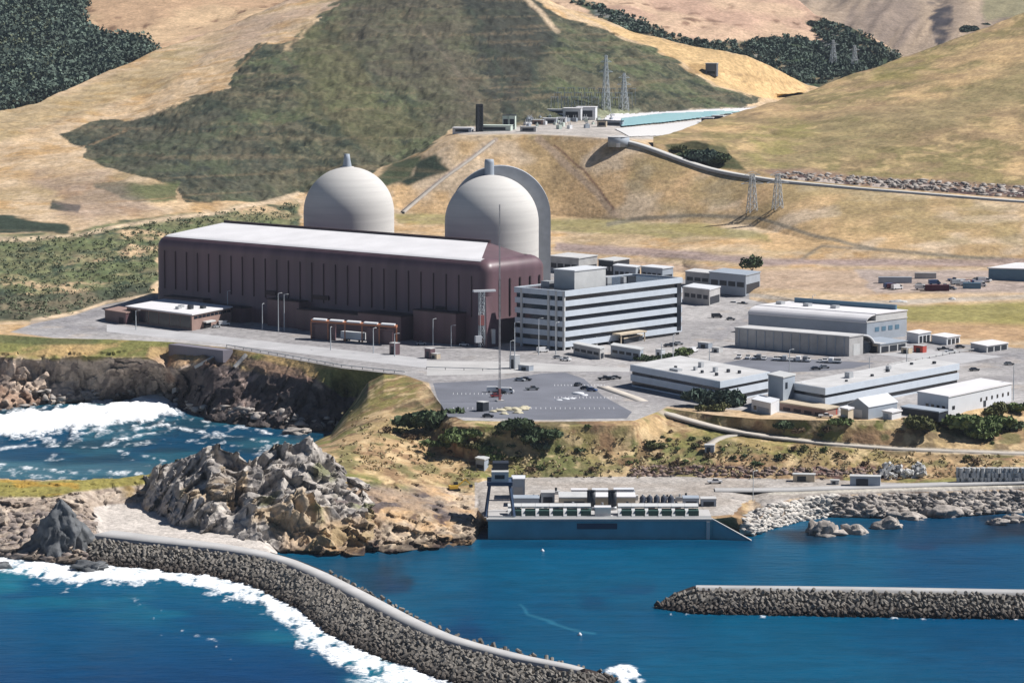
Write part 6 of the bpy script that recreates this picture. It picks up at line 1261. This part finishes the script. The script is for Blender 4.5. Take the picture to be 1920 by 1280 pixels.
# ================================================================== BENCH AND SWITCHYARD
def bb(name, px, py, Lm, Wm, h, wall, roof, label, cat="building", rot=-10, win=True):
    q = gat(px, py); e = empty(name, (q[0], q[1], q[2] - .2), R(rot), label=label, cat=cat); MB().box(-Lm / 2, Lm / 2, 0, Wm, -1, h).build("wall", wall, e); MB().box(-Lm / 2 - .3, Lm / 2 + .3, -.3, Wm + .3, h, h + .4).build("roof", roof, e)
    if win: MB().box(-Lm * .35, Lm * .35, -.12, .1, h * .25, h * .75).build("opening", dark, e)
pg = nmat("pale_green_paint", col=(.55, .62, .55), rough=.7)
for a in ((866, 249, 12, 8, 3, white, roofw, "small white shed at the left end of the bench above the slope"), (925, 246, 22, 8, 3.5, pg, pg, "long pale green shed on the bench beside the dark tower"), (948, 243, 4, 4, 9, pg, dark, "first pale green tower block on the bench"), (960, 243, 4, 4, 9, pg, dark, "second pale green tower block on the bench"),
    (1072, 226, 12, 9, 8, white, roofw, "left twin white hall of the switchyard with arched top"), (1098, 225, 13, 9, 8.5, white, roofw, "right twin white hall of the switchyard with arched top"), (1045, 214, 14, 5, 3, white, offw, "low white building behind the twin halls"), (1030, 232, 9, 5, 3.4, greyb, white, "bluish hut left of the twin halls"), (1008, 234, 7, 5, 3, brownl, offw, "reddish hut on the bench"), (1052, 231, 6, 4, 3.5, white, white, "white hut before the twin halls"),
    (1150, 236, 12, 5, 3, greyb, dark, "dark-roofed hut near the turquoise pond"), (1128, 238, 6, 4, 4, tanp, dark, "tan hut left of the dark-roofed hut"), (1326, 232, 8, 5, 4, dark, white, "dark-fronted hut at the right end of the bench"), (1345, 228, 7, 5, 4, dark, white, "second dark-fronted hut at the right end of the bench"), (990, 247, 10, 4, 3, greyc, offw, "grey hut at the edge above the dry slope")):
    bb("bench_building", *a)
lattice("dark_tower", gat(899, 247), 17, 3, 3, dark, "dark square tower at the left end of the bench", "tower", n=6, leg=.9)
q = gat(1160, 272); e = empty("water_tank", (q[0], q[1], q[2] - 1), R(-5), label="bluish water tank below the bench road with a long shadow", cat="tank"); MB().cyl((0, 0), 6.5, 0, 6, 28).build("shell", greyb, e, True); MB().cyl((0, 0), 6.7, 6, 6.8, 28, .4).build("roof", roofg, e); MB().box(-1, 1, -7, -6.2, 0, 2.4).build("door", white, e)
pond = nmat("turquoise_water", col=(.36, .60, .62), rough=.25)
drape("apron", ground, [(1140,215),(1400,203),(1430,206),(1390,214),(1300,222),(1180,230),(1130,226)], roofw, .5); drape("pond", ground, [(1165,224),(1240,215),(1350,210),(1410,210),(1330,222),(1250,232),(1165,240)], pond, 1.0)
drape("apron", ground, [(1150,242),(1250,233),(1340,222),(1390,213),(1340,240),(1250,256),(1180,258)], nmat("pale_apron", col=(.6, .58, .56), rough=.9), .4)
random.seed(12)
for i in range(34):
    px = random.uniform(985, 1150); py = np.interp(px, [985, 1150], [244, 240]) - random.uniform(0, 22); q = gat(px, py); k_ = i % 3
    e = empty("transformer", (q[0], q[1], q[2] - .1), random.uniform(0, 3), label="small pale switchyard apparatus with bushings standing on the bench", cat="transformer", group="small apparatus of the switchyard"); a = random.uniform(.9, 1.7)
    MB().box(-a, a, -a * .7, a * .7, 0, a * 1.5).build("tank", [greyb, white, pg][k_], e); MB().cyl((-a * .5, 0), .22, a * 1.5, a * 2.6, 6).build("bushing", steel, e); MB().cyl((a * .5, 0), .22, a * 1.5, a * 2.6, 6).build("bushing", steel, e); MB().box(a, a + .35, -a * .5, a * .5, .2, a * 1.2).build("radiator", dark, e)
# switchyard portals
gs = "steel portals of the switchyard"
for r_ in range(3):
    for i in range(8):
        px = 1040 + i * 19 + r_ * 6; q = gat(px, 208 - r_ * 6); e = empty("switchyard_portal", (q[0], q[1], q[2] - .5), 0, label="grey steel portal frame in the switchyard on the bench", cat="portal", group=gs)
        for x in (-2.6, 2.6): MB().bar((x, 0, 0), (x * .8, 0, 10 + r_), .4, .3).build("leg", galv, e)
        MB().bar((-2.6, 0, 9.6 + r_), (2.6, 0, 9.6 + r_), .4).build("crossbeam", galv, e)
        for x in (-1.4, 0, 1.4): MB().cyl((x, 0), .16, 7.4 + r_, 9.6 + r_, 6).build("insulator", nmat("brown_porcelain", col=(.16, .09, .07)), e)
q = gat(1333, 140); e = empty("hill_cabin", (q[0], q[1], q[2] - 1.5), R(-15), label="lone dark square cabin on the tan spur beyond the bench", cat="cabin"); MB().box(-4.2, 4.2, 0, 6, 0, 9.5).build("wall", nmat("cabin_grey", col=(.12, .14, .18)), e); MB().box(-4.6, 4.6, -.3, 6.3, 9.5, 10).build("roof", greyb, e); MB().box(-3, 3, -.12, .1, 2, 4).build("window", glass, e)


# ================================================================== AIR
hz = MB().box(-6000, 6000, -600, 4700, -40, 330).build("haze", bpy.data.materials.new("haze_air")); hm = hz.data.materials[0]; hm.use_nodes = True; t = hm.node_tree; t.nodes.clear()
out = t.nodes.new("ShaderNodeOutputMaterial"); pv = t.nodes.new("ShaderNodeVolumePrincipled"); pv.inputs["Color"].default_value = (.74, .84, 1, 1); pv.inputs["Density"].default_value = 0.00002; pv.inputs["Anisotropy"].default_value = 0.2
t.links.new(pv.outputs[0], out.inputs["Volume"]); tag(hz, "faint blue sea haze filling the air", "haze", kind="stuff")
